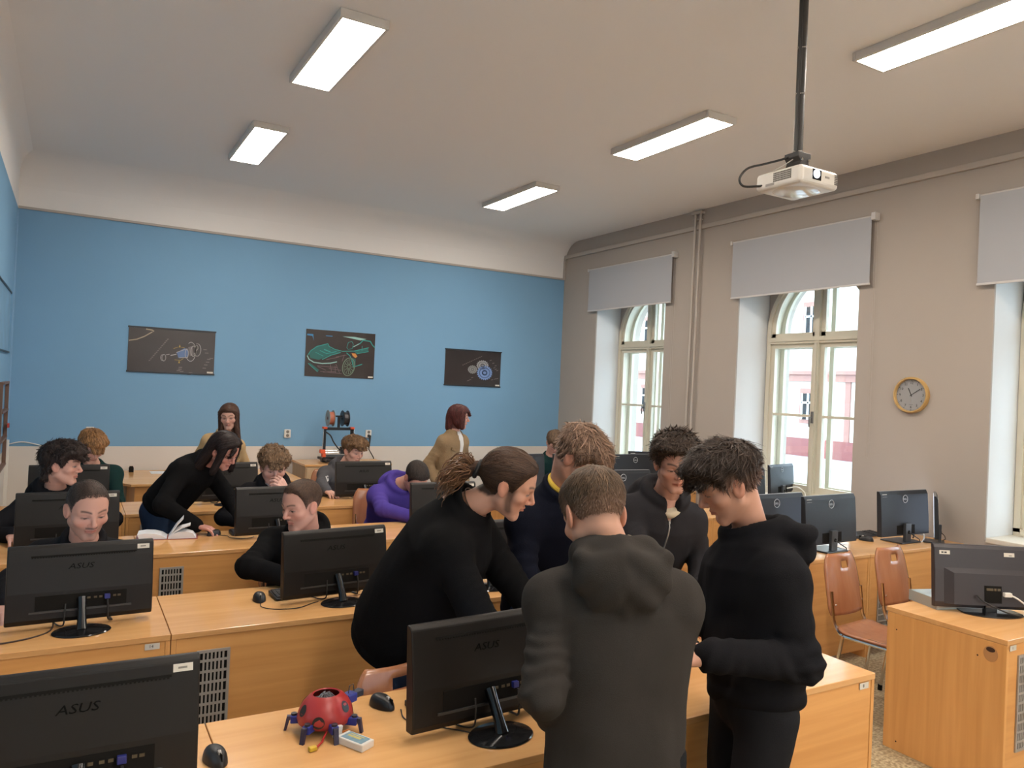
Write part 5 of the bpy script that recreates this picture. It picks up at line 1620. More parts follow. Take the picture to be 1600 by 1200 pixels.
def make_person(P):
    s = PS * P.get('scale', 1.0)
    rs = np.random.RandomState(P.get('seed', 1))
    H = np.array(P['head'], float); Nk = np.array(P['neck'], float); Pv = np.array(P['pelvis'], float)
    Rh = frame(*P['hrot'])
    hsz = s * P.get('hscale', 1.0)
    byaw = P['byaw']; pyaw = P.get('pyaw', byaw)
    Rv = np.cross(yawv(byaw), (0, 0, 1)); RvP = np.cross(yawv(pyaw), (0, 0, 1))
    spine = nrm(Nk - Pv)
    Rv = nrm(Rv - spine * (Rv @ spine)); fwd = np.cross(spine, Rv) * -1
    if fwd @ yawv(byaw) < 0: fwd = -fwd
    upv = spine
    res = P.get('res', .012); hres = P.get('hres', .0042)
    near = P.get('near', False)
    shw = .160 * s * P.get('shw', 1.0)
    drop = (P.get('drop', .055) + .030) * s
    SH = {'R': Nk + Rv * shw - spine * drop + np.array(P.get('shoffR', (0, 0, 0))), 'L': Nk - Rv * shw - spine * drop + np.array(P.get('shoffL', (0, 0, 0)))}
    EL, WR = {}, {}
    for k in 'RL':
        sg = 1 if k == 'R' else -1
        pole = P.get('pole' + k, -fwd * .5 + Rv * sg * .5 - np.array([0, 0, 1.0]))
        if 'elb' + k in P:
            e = np.array(P['elb' + k], float)
            e = SH[k] + nrm(e - SH[k]) * min(np.linalg.norm(e - SH[k]), .33 * s)
            w = np.array(P['wr' + k], float)
            w = e + nrm(w - e) * min(np.linalg.norm(w - e), .285 * s)
            EL[k], WR[k] = e, w
        else:
            EL[k], WR[k] = two_bone(SH[k], P['wr' + k], .285 * s, .255 * s, pole)
    HIP = {'R': Pv + RvP * .092 * s - np.array([0, 0, .03 * s]), 'L': Pv - RvP * .092 * s - np.array([0, 0, .03 * s])}
    KN, AN = {}, {}
    pf = yawv(pyaw)
    seated = P.get('seated', False)
    for k in 'RL':
        sg = 1 if k == 'R' else -1
        if seated:
            an = np.array([*(HIP[k] + pf * .40 * s + RvP * sg * .02)[:2], .095])
            KN[k], AN[k] = two_bone(HIP[k], an, .44 * s, .44 * s, pf + np.array([0, 0, 1.2]))
        else:
            an = np.array(P['foot' + k]) if 'foot' + k in P else np.array([*(HIP[k] + RvP * sg * .03 + pf * (.02 if k == 'R' else -.03))[:2], .095])
            lg = (HIP[k][2] - .095) * .505 + .004
            KN[k], AN[k] = two_bone(HIP[k], an, lg, lg, pf)
    base = np.array([*(Pv[:2]), 0.0]) if not seated else np.array([*(Pv[:2]), 0.0])

    # ---------------- garment field
    G = P['top']
    bulk = G.get('bulk', 1.0)
    us = [0, .12, .45, .78, .93, 1.0]
    ra = np.array(G.get('ra', [.165, .17, .165, .180, .135, .085])) * s * bulk
    rb = np.array(G.get('rb', [.118, .122, .118, .120, .098, .078])) * s * bulk
    A0 = Pv - spine * G.get('below', .07) * s + np.array(P.get('hipshift', (0, 0, 0)))
    ua = .056 * s * bulk; fa = .046 * s * bulk; wa = .040 * s * bulk
    fold = G.get('fold', .004)
    seed = P.get('seed', 1) * 13
    def arm_d(Q, k, off=0.0, split=False):
        a, e, w = SH[k], EL[k], WR[k]
        d1 = d_cap(Q, a, e, ua * 1.04 - off, ua * .92 - off)
        d2 = d_cap(Q, e, w, ua * .92 - off, wa * 1.05 - off)
        if fold and off == 0:
            for (dd, p, q) in ((0, a, e), (1, e, w)):
                ax = nrm(q - p); t = (Q - p) @ ax
                L_ = np.linalg.norm(q - p)
                amp = np.exp(-((t - (L_ if dd == 0 else 0)) / (.09)) ** 2) + (.7 * np.exp(-((t - L_) / .07) ** 2) if dd else .25)
                wv = np.sin(t * 120 + 9 * wob(Q, (13, 13, 13), seed + dd)) * amp * fold * .55 + fold * .5 * wob(Q, (30, 30, 30), seed + 7)
                if dd == 0: d1 = d1 + wv
                else: d2 = d2 + wv
        if split: return d1, d2
        return smin(d1, d2, .02)
    def torso_d(Q, off=0.0):
        d = d_prof(Q, A0, Nk, Rv, us, ra - off, rb - off, cap=.05 * s - off * .5)
        for k in 'RL':
            d = smin(d, d_cap(Q, Nk - spine * .040 * s, SH[k] - spine * .004, .052 * s - off, ua * 1.02 - off), .06)
            d = smin(d, d_cap(Q, SH[k] - spine * .03 * s, Nk * .5 + Pv * .5 + (SH[k] - Nk) * .55, ua * 1.0 - off, .075 * s - off), .07)
        if 'belly' in P:
            c, r = P['belly']; d = smin(d, d_ell(Q, np.array(c), np.array(r) - off), .08)
        if fold and off == 0:
            d = d + fold * 1.3 * np.sin((Q @ Rv) * 34 + 2.6 * wob(Q, (9, 9, 7), seed + 3) * 2) * .5 * np.clip(1 - (((Q - A0) @ spine) / (.5 * s)), 0, 1)
            d = d + fold * .8 * wob(Q, (22, 22, 15), seed + 4)
            hem = (Q - A0) @ spine
            d = d + .004 * np.exp(-((hem - .03) / .012) ** 2)
        return d
    kind = G['kind']
    nf = nrm(H - Nk)
    def hood_d(Q):
        c = Nk - spine * .006 * s - fwd * .004 * s
        A = np.stack([Rv, fwd, spine])
        q = (Q - c) @ A.T / s
        # thick rolled opening round the neck, higher at the back
        th = np.arctan2(q[:, 1], q[:, 0])
        rx, ry = .092, .088
        zc_ = .020 - .014 * np.sin(th)
        ex, ey = rx * np.cos(th), ry * np.sin(th)
        dist = np.sqrt((q[:, 0] - ex) ** 2 + (q[:, 1] - ey) ** 2 + ((q[:, 2] - zc_) * .72) ** 2)
        ring = dist - (.026 - .006 * np.sin(th))
        hd = G.get('hood', 1.0)
        hz_ = G.get('hoodz', 0.0)
        pouch = d_ell(q, (0, -.105, -.045 + hz_), (.128 * hd, .062 * hd, .110 * hd)) + .004 * wob(q, (26, 26, 34), seed + 8)
        pouch = smax(pouch, -d_ell(q, (0, -.085, .055 + hz_ * .6), (.085, .045, .085)), .04)
        pouch = smax(pouch, q[:, 2] - .045 + .25 * np.clip(q[:, 1] + .09, 0, 1), .03)
        d = smin(ring, pouch, .04)
        d = smax(d, -d_ell(q, (0, .0, .05), (.070, .066, .12)), .016)
        fold2 = .005 * np.sin(q[:, 2] * 70 + np.abs(q[:, 0]) * 60 + 1.0) * np.exp(-((q[:, 1] + .13) / .06) ** 2)
        return (d + fold2) * s
    def collar_d(Q):
        c = Nk + nf * .018 * s
        A = np.stack([Rv, np.cross(nf, Rv), nf]) 
        q = (Q - c) @ A.T / s
        th = np.arctan2(q[:, 1], q[:, 0])
        R0 = G.get('collar', .070)
        dist = np.sqrt((np.sqrt(q[:, 0] ** 2 + q[:, 1] ** 2) - R0) ** 2 + (q[:, 2] * .75) ** 2)
        return (dist - .012) * s
    def wedge(Q):    # front opening of a jacket
        q = (Q - Nk)
        return np.maximum(np.abs(q @ Rv + .012 * s) - (.030 * s + .10 * np.clip(q @ spine + .16 * s, 0, 1) * 1.0), -(q @ fwd) + .02)
    def top_d(Q):
        d = torso_d(Q)
        for k in 'RL':
            u_, l_ = arm_d(Q, k, split=True)
            fade_ = np.clip(((Q - SH[k]) @ nrm(EL[k] - SH[k])) / (.16 * s), 0, 1)
            d = smin(d, smin(u_, l_, .02), .050 - .040 * fade_)
        if kind in ('hoodie', 'zip'):
            d = smin(d, hood_d(Q), .014)
        elif kind in ('sweater', 'tee'):
            d = smin(d, collar_d(Q), .010)
        elif kind == 'jacket':
            d = smin(d, collar_d(Q) - .004, .012)
            d = smax(d, -wedge(Q), .006)
        # hollow out the neck opening
        d = smax(d, -d_cap(Q, Nk + nf * .020 * s, Nk + nf * .2 * s, .060 * s, .075 * s), .008)
        if kind == 'zip':
            d = smax(d, -d_cap(Q, Nk + fwd * .08 * s + spine * .05, Nk + fwd * .11 * s - spine * .07 * s, .040 * s, .012 * s), .01)
        return d
    allp = np.array([Nk + spine * .12, Pv - spine * .15, SH['R'], SH['L'], EL['R'], EL['L'], WR['R'], WR['L'], Nk - fwd * .2, Pv + fwd * .12, Pv - fwd * .12, A0])
    mg = .10 + .12 * s * bulk
    lo = allp.min(0) - mg; hi = allp.max(0) + mg
    V, Qd = surface(top_d, lo, hi, res, band=.03, refine=1 if near else 0)
    # ---------------- body: inner body + hands + head in one mesh
    def inner_d(Q):
        d = torso_d(Q, .016)
        for k in 'RL':
            d = smin(d, arm_d(Q, k, .013), .02)
            d = smin(d, d_cap(Q, HIP[k], KN[k], .070 * s, .052 * s), .03)
            d = smin(d, d_cap(Q, KN[k], AN[k], .050 * s, .036 * s), .02)
        return d
    allb = np.concatenate([allp, np.array([KN['R'], KN['L'], AN['R'], AN['L']])])
    Vb, Qb = surface(inner_d, allb.min(0) - .12, allb.max(0) + .12, .024, refine=0)
    skin = np.array(P['face'].get('skin', (.50, .27, .185)))
    parts = [(Vb, Qb, np.tile(skin, (len(Vb), 1)))]
    for k in 'RL':
        hp = P.get('hand' + k, {})
        if hp.get('hide'): continue
        fd = nrm(WR[k] - EL[k])
        dr = np.array(hp.get('dir', fd)); dors = np.array(hp.get('dors', (0, 0, 1.0)))
        if abs(nrm(dors) @ nrm(dr)) > .95: dors = fwd
        W0 = WR[k] - fd * .012
        caps = hand_sdf_parts(WR[k] + nrm(dr) * .004, dr, dors, 1 if k == 'R' else -1, hp.get('curl', 26), s * .98, hp.get('spread', .12), hp.get('thumb', .55))
        def hfn(Q, caps=caps, W0=W0, k=k, fd=fd):
            d = d_cap(Q, W0 - fd * hp.get('bare', .05), WR[k] + fd * .01, .028 * s, .026 * s)
            for i, c in enumerate(caps):
                d = smin(d, d_cap(Q, *c), .009 if i % 4 == 0 or i >= 16 else .0035)
            return d
        pts = np.array([c[0] for c in caps] + [c[1] for c in caps] + [W0 - fd * (hp.get('bare', .05) + .03)])
        hh = .0034 if near else .0048
        Vh, Qh = surface(hfn, pts.min(0) - .02, pts.max(0) + .02, hh, band=.008, refine=1)
        ch = np.tile(skin, (len(Vh), 1)) * (1 + .10 * wob(Vh, (60, 60, 60), 5)[:, None])
        tips = np.array([caps[i][1] for i in (3, 7, 11, 15, 19)])
        dt = np.min(np.linalg.norm(Vh[:, None] - tips[None], axis=2), axis=1)
        ch = ch * (1 + np.clip(1 - dt / .016, 0, 1)[:, None] * np.array([.10, -.10, -.08]))
        parts.append((Vh, Qh, ch))
    Nl = Rh.T @ (Nk - H) / hsz
    wsc = P['face'].get('w', 1.0)
    f = P['face']
    def hfull(Q):
        q = Q.copy(); q[:, 0] /= wsc
        d = head_full(q, f)
        dn = d_cap(Q, (0, -.030, -.045), Nl - np.array([0, 0, .0]), .050, .056)
        dn = smin(dn, d_cap(Q, Nl, Nl + (Nl - np.array([0, -.03, -.045])) * .25, .056, .085), .02)
        return smin(d, dn, .022)
    lo = np.minimum(np.array([-.11, -.13, -.14]), Nl - .11); hi = np.maximum(np.array([.11, .13, .14]), Nl + .11)
    Vh, Qh = surface(hfull, lo, hi, hres, band=.012, refine=1)
    Vc = Vh.copy(); Vc[:, 0] /= wsc
    ff = dict(f); ff['hs'] = dict(P['hair']); ff['hs'].setdefault('col', (.06, .035, .02)); ff['haircol'] = P['hair'].get('col', (.06, .035, .02))
    ch = face_colors(Vc, ff)
    below = np.clip((-.115 - Vh[:, 2]) / .01, 0, 1)[:, None]
    ch = ch * (1 - below) + skin * .94 * below
    for (mp, mr) in f.get('moles', ()):
        w = np.exp(-(np.linalg.norm(Vh - np.array(mp), axis=1) / mr) ** 2)[:, None]
        ch = ch * (1 - w) + np.array((.06, .03, .02)) * w
    parts.append((H + hsz * (Vh @ Rh.T), Qh, ch))
    off = 0; VV, QQ, CC = [], [], []
    for v, q, c in parts:
        VV.append(v); QQ.append(q + off); CC.append(c); off += len(v)
    body = np_mesh('person', np.concatenate(VV), np.concatenate(QQ), M_skin, None, np.concatenate(CC), base)
    body.location = base
    tag(body, P['label'], 'person')
    # ---------------- garments
    np_mesh(G.get('name', kind), V, Qd, G['mat'], body, None, base)
    M_tr = P['trousers']
    def tr_d(Q):
        d = d_ell(Q, (Pv - np.array([0, 0, .01])), (.155 * s, .118 * s, .12 * s), np.stack([RvP, pf, (0, 0, 1.0)]))
        for k in 'RL':
            t1 = d_cap(Q, HIP[k], KN[k], .088 * s, .066 * s)
            t2 = d_cap(Q, KN[k], AN[k] - np.array([0, 0, .02]), .066 * s, .056 * s)
            d = smin(d, smin(t1, t2, .02), .03)
        d = d + .004 * wob(Q, (30, 30, 14), seed + 21)
        return smax(d, .035 - Q[:, 2], .01)
    pl = np.array([Pv, HIP['R'], HIP['L'], KN['R'], KN['L'], AN['R'], AN['L']])
    Vt, Qt = surface(tr_d, pl.min(0) - np.array([.2, .2, .1]), pl.max(0) + np.array([.2, .2, .15]), .016 if near else .022, refine=0)
    np_mesh(P.get('trname', 'trousers'), Vt, Qt, M_tr, body, None, base)
    for k in 'RL':
        a = AN[k]
        def sh_d(Q):
            d = d_cap(Q, (a[0] - pf[0] * .045, a[1] - pf[1] * .045, .045), (a[0] + pf[0] * .15, a[1] + pf[1] * .15, .038), .042, .036)
            d = smin(d, d_cap(Q, a - np.array([0, 0, .02]), a + np.array([0, 0, .03]), .042, .046), .03)
            return smax(d, .004 - Q[:, 2], .006)
        Vs, Qs = surface(sh_d, (a[0] - .22, a[1] - .22, -.02), (a[0] + .22, a[1] + .22, .17), .016, refine=0)
        np_mesh('shoe', Vs, Qs, P.get('shoes', MATS['shoe_dark']), body, None, base)
    # ---------------- hair
    hs = dict(P['hair']); hs.setdefault('seed', P.get('seed', 1))
    hc = np.array(hs.get('col', (.06, .035, .02)))
    fnh = lambda Q: hair_sdf(np.stack([Q[:, 0] / wsc, Q[:, 1], Q[:, 2]], -1), hs)
    ext = np.array(hs.get('ext', (.12, .14, .10)))
    Vr, Qr = surface(fnh, (-ext[0], -ext[1], -ext[2] - .02), (ext[0], .14, .17), hres, band=.015, refine=0)
    # keep only what lies outside the scalp
    cols = hc * (.85 + .25 * wob(Vr, (120, 60, 120), 9))[:, None]
    if hs.get('fade'):
        yl_, zl_ = HL[hs.get('line', 'std')]
        fadew = lambda Q: (np.maximum(np.clip((.035 - Q[:, 2]) / .06, 0, 1), np.clip(1.15 - (Q[:, 2] - np.interp(Q[:, 1], yl_, zl_)) / .034, 0, 1) * (Q[:, 1] < .02)))[:, None] * hs['fade']
        w = fadew(Vr)
        cols = cols * (1 - w) + (hc * .5 + skin * .42) * w
    hv, hq, hcn = [Vr], [Qr], [cols]
    Vall = Vr
    if hs.get('nocap'):
        hv, hq, hcn = [Vr[:0]], [Qr[:0]], [cols[:0]]
    ns = hs.get('n', 700)
    if ns:
        keep = Vr[np.abs(fnh(Vr)) < .01]
        keep = keep[head_base(np.stack([keep[:, 0] / wsc, keep[:, 1], keep[:, 2]], -1)) > .0006]
        layers = [(ns, 1.0, 1.0)] + ([(ns // 6, 2.4, 1.5)] if hs.get('clump', 1) and hs.get('len', .05) > .03 else [])
        for (n_l, wm, lm) in layers:
            h2 = dict(hs); h2['lift'] = hs.get('lift', .006) * lm
            Vs, Qs, rv = hair_strands(fnh, keep, h2, n_l, hs.get('len', .05), rs, hs.get('wid', .0016) * wm)
            tip = hs.get('tip', 1.15)
            cs = hc[None] * rv[:, None] * np.linspace(.9, tip, 15)[None].repeat(n_l, 0).reshape(-1, 1)
            if hs.get('fade'):
                w = fadew(Vs)
                cs = cs * (1 - w) + (hc * .5 + skin * .42) * w
            hq.append(Qs + sum(len(v_) for v_ in hv)); hv.append(Vs); hcn.append(cs)
    Vw = H + hsz * (np.concatenate(hv) @ Rh.T)
    np_mesh('hair', Vw, np.concatenate(hq), M_hair, body, np.clip(np.concatenate(hcn), 0, 1), base)
    ctx = dict(H=H, Rh=Rh, hs=hsz, s=s, Nk=Nk, Rv=Rv, fwd=fwd, spine=spine, top=top_d, torso=torso_d, body=body, base=base, WR=WR, EL=EL, SH=SH, nf=nf, Pv=Pv)
    if kind == 'jacket':
        fn = lambda Q: torso_d(Q, .012)
        Vq, Qq = surface(fn, lo := np.array([*(np.minimum(Nk, Pv) - .3)]), np.maximum(Nk, Pv) + .3, .014, refine=0)
        np_mesh('shirt', Vq, Qq, G['shirt'], body, None, base)
    return ctx

def surf_points(fn, pts, dirn, maxd=.5):
    """slide points along dirn until they meet the surface fn = 0"""
    p = np.array(pts, float); dirn = nrm(dirn)
    for _ in range(40):
        p = p + dirn * np.clip(fn(p) * .8, -.05, .05)[:, None]
    p0 = np.array(pts, float)
    t = (p - p0) @ dirn
    ok = np.abs(fn(p)) < .02            # points that missed keep the depth of those that met the surface
    t = np.where(ok, t, np.median(t[ok]) if ok.any() else 0.0)
    return p0 + t[:, None] * dirn
MATS['shoe_dark'] = mat('shoe_dark', (.02, .02, .022), .6)
mat('shoe_light', (.45, .43, .40), .6)
# ================================================================== the people
C_black = cloth('black_knit', (.0065, .0062, .0065))
C_black2 = cloth('black_fleece', (.0115, .0112, .0128))
C_grey = cloth('charcoal_fleece', (.040, .035, .031))
C_navy = cloth('navy_knit', (.0062, .0072, .0135))
C_zip = cloth('graphite_fleece', (.026, .0245, .027))
C_purple = cloth('purple_fleece', (.070, .046, .24))
C_mid = cloth('mid_grey_fleece', (.085, .080, .082))
C_green = cloth('dark_green', (.010, .028, .026))
C_jacket = cloth('beige_corduroy', (.25, .172, .098), bump=.5, bscale=120)
C_shirt = cloth('white_cotton', (.62, .60, .57), bump=.1)
C_beige = cloth('beige_top', (.45, .30, .15), bump=.1)
C_jeans = cloth('dark_denim', (.022, .036, .068), bscale=700)
C_blackjeans = cloth('black_trousers', (.016, .016, .018))
C_yellow = cloth('yellow_cotton', (.55, .38, .06), bump=.1)
C_cream = cloth('cream_cotton', (.52, .44, .32), bump=.1)
def ring_part(name, ctx, R0, m, dz=.012, tilt=0, minor=.008):
    """ribbed neckband of a shirt worn underneath"""
    n = ctx['nf']; c = ctx['Nk'] + n * (dz * ctx['s'])
    a = ctx['Rv'] - n * (ctx['Rv'] @ n); a = nrm(a); b = np.cross(n, a)
    pts = [c + (a * math.cos(t) + b * math.sin(t)) * R0 * ctx['s'] - ctx['base'] for t in [2 * math.pi * k / 28 for k in range(28)]]
    return MB().tube([tuple(p) for p in pts], minor * ctx['s'], 8, closed=True).build(name, m, ctx['body'], smooth=True)
def head_pts(ctx, pts):
    return [tuple(ctx['H'] + ctx['hs'] * (ctx['Rh'] @ np.array(p)) - ctx['base']) for p in pts]
def glasses(ctx, m):
    for sx in (-1, 1):
        rim = [(sx * .033 + .0235 * math.cos(a), .093 - .10 * (abs(sx * .033 + .0235 * math.cos(a)) ** 2) * 2.2, .001 + .0165 * math.sin(a)) for a in [2 * math.pi * k / 24 for k in range(24)]]
        MB().tube(head_pts(ctx, rim), .0012 * ctx['s'], 6, closed=True).build('glasses_rim', m, ctx['body'], smooth=True)
        MB().tube(head_pts(ctx, [(sx * .056, .087, .006), (sx * .076, .055, .006), (sx * .082, .0, .010), (sx * .083, -.015, -.004)]), .0013 * ctx['s'], 6).build('glasses_temple', m, ctx['body'], smooth=True)
    MB().tube(head_pts(ctx, [(-.010, .093, .004), (0, .095, .007), (.010, .093, .004)]), .0012 * ctx['s'], 6).build('glasses_bridge', m, ctx['body'], smooth=True)
M_specs = mat('spectacle_metal', (.10, .09, .09), .3, .5, .8)

# ---- the group round the front desk
ctx14 = make_person(dict(seed=14, near=True, res=.0085, hres=.003, label='young man in a charcoal hoodie standing with his back to the camera',
    head=(1.285, 1.72, 1.492), hrot=(80, 32, 0), hscale=.97, neck=(1.310, 1.655, 1.385), pelvis=(1.30, 1.60, .90), byaw=63, drop=.070, shw=.98,
    elbL=(1.075, 1.62, 1.07), wrL=(1.215, 1.775, .925), elbR=(1.50, 1.76, 1.05), wrR=(1.53, 1.90, .96),
    handL=dict(curl=30, dir=(.75, .55, -.25), dors=(-.2, .3, 1)), handR=dict(curl=35, dors=(0, 0, 1)),
    footR=(1.42, 1.57, .095), footL=(1.22, 1.58, .095),
    top=dict(kind='hoodie', mat=C_grey, bulk=1.04, fold=.0075, hood=1.0, hoodz=.035, below=.12), trousers=C_blackjeans,
    face=dict(skin=(.52, .275, .185), eye=.1), hair=dict(line='fade', edge=.03, taper=.05, top=.014, side=.003, fade=.6, col=(.085, .052, .030), n=5200, len=.045, wid=.0011, mess=.22, lift=.004, slen=.25, crown=(0, -.07, .095))))
ring_part('shirt_collar', ctx14, .062, C_cream, .03)

ctx16 = make_person(dict(seed=16, near=True, res=.0085, hres=.003, label='young man in a black hoodie in profile, looking down at the front desk',
    head=(1.885, 1.80, 1.556), hrot=(148, 28, -4), hscale=.97, neck=(1.995, 1.785, 1.385), pelvis=(1.955, 1.72, .89), byaw=160, drop=.075, shw=1.05,
    elbL=(1.925, 1.515, 1.06), wrL=(1.655, 1.615, 1.085), elbR=(1.98, 2.00, 1.06), wrR=(1.76, 1.86, 1.08),
    handL=dict(curl=38, dir=(-.85, .52, -.02), dors=(.1, -.55, .8), bare=.06), handR=dict(curl=40, dors=(.2, .6, .7)),
    footR=(2.03, 1.74, .095), footL=(1.93, 1.58, .095),
    top=dict(kind='hoodie', mat=C_black2, bulk=1.11, fold=.010, hood=1.16, hoodz=.05, below=-.005), trousers=C_blackjeans,
    face=dict(skin=(.53, .275, .185), eye=.12, moles=[((-.052, -.055, -.085), .004)]),
    hair=dict(line='mopfade', edge=.03, taper=.04, top=.025, side=.005, front=.014, fade=.6, tousle=.006, col=(.032, .020, .014), n=5500, len=.085, wid=.0014, mess=.42, lift=.017, slen=.18, crown=(.01, -.07, .10), tip=1.15,
        locks=[((.03, .085, .066), (.02, .108, .050), .018, .008), ((-.02, .09, .068), (-.025, .108, .052), .018, .008), ((-.05, .07, .062), (-.055, .088, .045), .016, .008), ((0, .09, .068), (0, .114, .054), .018, .008)])))

ctx12 = make_person(dict(seed=12, near=True, res=.009, hres=.0032, label='long-haired young man with a ponytail in a black sweater leaning on the front desk',
    head=(1.480, 2.53, 1.470), hrot=(-34, 22, 6), neck=(1.370, 2.66, 1.365), pelvis=(1.255, 2.93, .88), byaw=-30, pyaw=-45, shw=1.02, drop=.06,
    wrR=(1.55, 2.36, .83), poleR=(-.2, -.3, -1), wrL=(1.72, 2.49, .82), poleL=(.1, .5, -.4),
    handR=dict(curl=18, dors=(0, 0, 1), dir=(.75, -.45, -.1)), handL=dict(curl=18, dors=(0, 0, 1), dir=(.8, -.3, -.1)),
    footR=(1.17, 2.88, .095), footL=(1.30, 3.06, .095),
    top=dict(kind='sweater', mat=C_black, bulk=1.22, fold=.004, below=.12, collar=.082, ra=[.168, .18, .19, .185, .135, .085], rb=[.150, .165, .160, .140, .10, .078]), trousers=C_jeans,
    face=dict(skin=(.55, .285, .19), eye=.35, sideburn=.85, w=.98), hair=dict(line='back', top=.013, side=.010, col=(.050, .026, .015), n=6500, len=.10, wid=.0010, mess=.06, lift=.002, flow='tail', slen=.8, ext=(.12, .25, .22),
        blobs=[((0, -.135, .002), (.026, .026, .026)), ((.0, -.180, -.025), (.040, .036, .042))], tousle=.003)))
n_ = ctx12
MB().tube(head_pts(n_, [(.030 * math.cos(a), -.128, .004 + .030 * math.sin(a)) for a in [2 * math.pi * k / 18 for k in range(18)]]), .009, 8, closed=True).build('hair_tie', mat('hair_tie_black', (.008, .008, .008), .7), n_['body'], smooth=True)
# loose curls of the ponytail
rs_ = np.random.RandomState(5)
mb = MB()
for i in range(260):
    dv = nrm(np.array([rs_.normal() * .55, -1.0, -.15 + rs_.normal() * .55]))
    L_ = rs_.uniform(.06, .125); ph = rs_.uniform(0, 6.28); tu_ = rs_.uniform(5, 9); am = rs_.uniform(.006, .016)
    a1 = nrm(np.cross(dv, (0, 0, 1))); a2 = np.cross(dv, a1)
    pts = []
    for k in range(11):
        t_ = k / 10
        p_ = np.array([0, -.130, .004]) + dv * L_ * math.sin(t_ * 1.75) * .95 + (a1 * math.cos(ph + tu_ * t_) + a2 * math.sin(ph + tu_ * t_)) * am * min(1, t_ * 2) + np.array([0, -.01, -.085]) * t_ ** 2
        pts.append(tuple(p_))
    mb.tube(head_pts(n_, pts), [.0026 * (1 - .55 * k / 10) for k in range(11)], 4, caps=False)
o = mb.build('ponytail', mat('ponytail_brown', (.150, .070, .030), .42, .5, var=.45, vscale=40), n_['body'], smooth=True)
MB().tube([tuple(ctx12['Nk'] + ctx12['s'] * (ctx12['nf'] * .035 + ctx12['Rv'] * (.062 * math.cos(a)) + np.cross(ctx12['nf'], ctx12['Rv']) * (.064 * math.sin(a))) - ctx12['base']) for a in [2 * math.pi * k / 26 for k in range(26)]], .0022, 6, closed=True).build('cord_necklace', mat('leather_cord', (.06, .03, .015), .6), ctx12['body'], smooth=True)

ctx13 = make_person(dict(seed=13, near=True, res=.009, hres=.0032, label='young man in a navy sweater with a yellow collar, head bowed behind the front desk',
    head=(1.915, 2.69, 1.553), hrot=(-52, 46, 4), neck=(1.905, 2.80, 1.395), pelvis=(1.97, 3.03, .92), byaw=-78, drop=.07, shw=1.08,
    elbR=(1.70, 2.76, 1.06), wrR=(1.80, 2.58, .86), elbL=(2.18, 2.80, 1.05), wrL=(2.07, 2.58, .90), handR=dict(curl=30), handL=dict(curl=30),
    top=dict(kind='sweater', mat=C_navy, bulk=1.12, fold=.0045, below=.1, collar=.078), trousers=C_jeans,
    face=dict(skin=(.52, .27, .185), eye=.1), hair=dict(line='fringe', top=.020, side=.008, front=.008, tousle=.006, col=(.165, .100, .066), n=5000, len=.085, wid=.0015, mess=.45, lift=.016, slen=.30, crown=(0, -.08, .085), tip=1.35,
        locks=[((.03, .085, .062), (.03, .108, .020), .018, .006), ((-.02, .09, .065), (-.022, .115, .02), .018, .006), ((-.05, .075, .06), (-.06, .088, .015), .018, .006), ((0, .095, .06), (.005, .118, .018), .016, .006)])))
ring_part('yellow_shirt_collar', ctx13, .066, C_yellow, .040, minor=.011)

ctx15 = make_person(dict(seed=15, near=True, res=.009, hres=.003, label='dark-haired young man in a zipped graphite hoodie facing the camera behind the front desk',
    head=(2.435, 2.655, 1.525), hrot=(-118, 18, 3), neck=(2.50, 2.78, 1.355), pelvis=(2.50, 2.96, .90), byaw=-108, drop=.07, shw=1.0,
    elbR=(2.285, 2.68, 1.05), wrR=(2.27, 2.46, .93), elbL=(2.72, 2.76, 1.04), wrL=(2.42, 2.45, .93), handR=dict(curl=30, dors=(-.5, -.3, .8)), handL=dict(curl=30),
    top=dict(kind='zip', mat=C_zip, bulk=1.08, fold=.0045, below=.1, hood=1.0, name='zipped_hoodie'), trousers=C_blackjeans,
    face=dict(skin=(.50, .265, .19), eye=.18, brow=(.03, .02, .015)), hair=dict(line='std', top=.032, side=.008, front=.016, tousle=.008, col=(.038, .025, .018), n=4500, len=.055, wid=.0016, mess=.75, lift=.018, slen=.25, fade=.2, tip=1.5)))
c = ctx15
zf = lambda Q: c['top'](Q)
pts = surf_points(zf, [c['Nk'] + c['fwd'] * .30 - c['spine'] * t for t in np.linspace(.07, .42, 14)], -c['fwd'])
MB().tube([tuple(p - c['base']) for p in pts], .0042, 6).build('zip', mat('zip_metal', (.40, .39, .37), .3, .5, .7), c['body'], smooth=True)
MB().box(-.006, .006, -.004, .004, -.03, 0).build('zip_pull', mat('zip_metal', (.4, .39, .37), .3), c['body'], bevel=.001).location = tuple(pts[0] - c['base'] + c['fwd'] * .006)
def shirt_front(ctx, m, name='tee_shirt', top=.035):
    fn = lambda Q: smax(ctx['torso'](Q, -.004), np.linalg.norm(Q - (ctx['Nk'] + ctx['fwd'] * .055 * ctx['s'] - ctx['spine'] * .015), axis=1) - .062 * ctx['s'], .01)
    fn2 = lambda Q: smin(fn(Q), d_cap(Q, ctx['Nk'] - ctx['spine'] * .02, ctx['Nk'] + ctx['nf'] * top * ctx['s'], .066 * ctx['s'], .060 * ctx['s']), .02)
    fn3 = lambda Q: smax(fn2(Q), (Q - ctx['Nk']) @ ctx['nf'] - (top + .022) * ctx['s'], .006)
    V, Qd = surface(fn3, ctx['Nk'] - .2, ctx['Nk'] + .2, .009, refine=0)
    return np_mesh(name, V, Qd, m, ctx['body'], None, ctx['base'])
shirt_front(ctx15, C_cream, top=-.012)

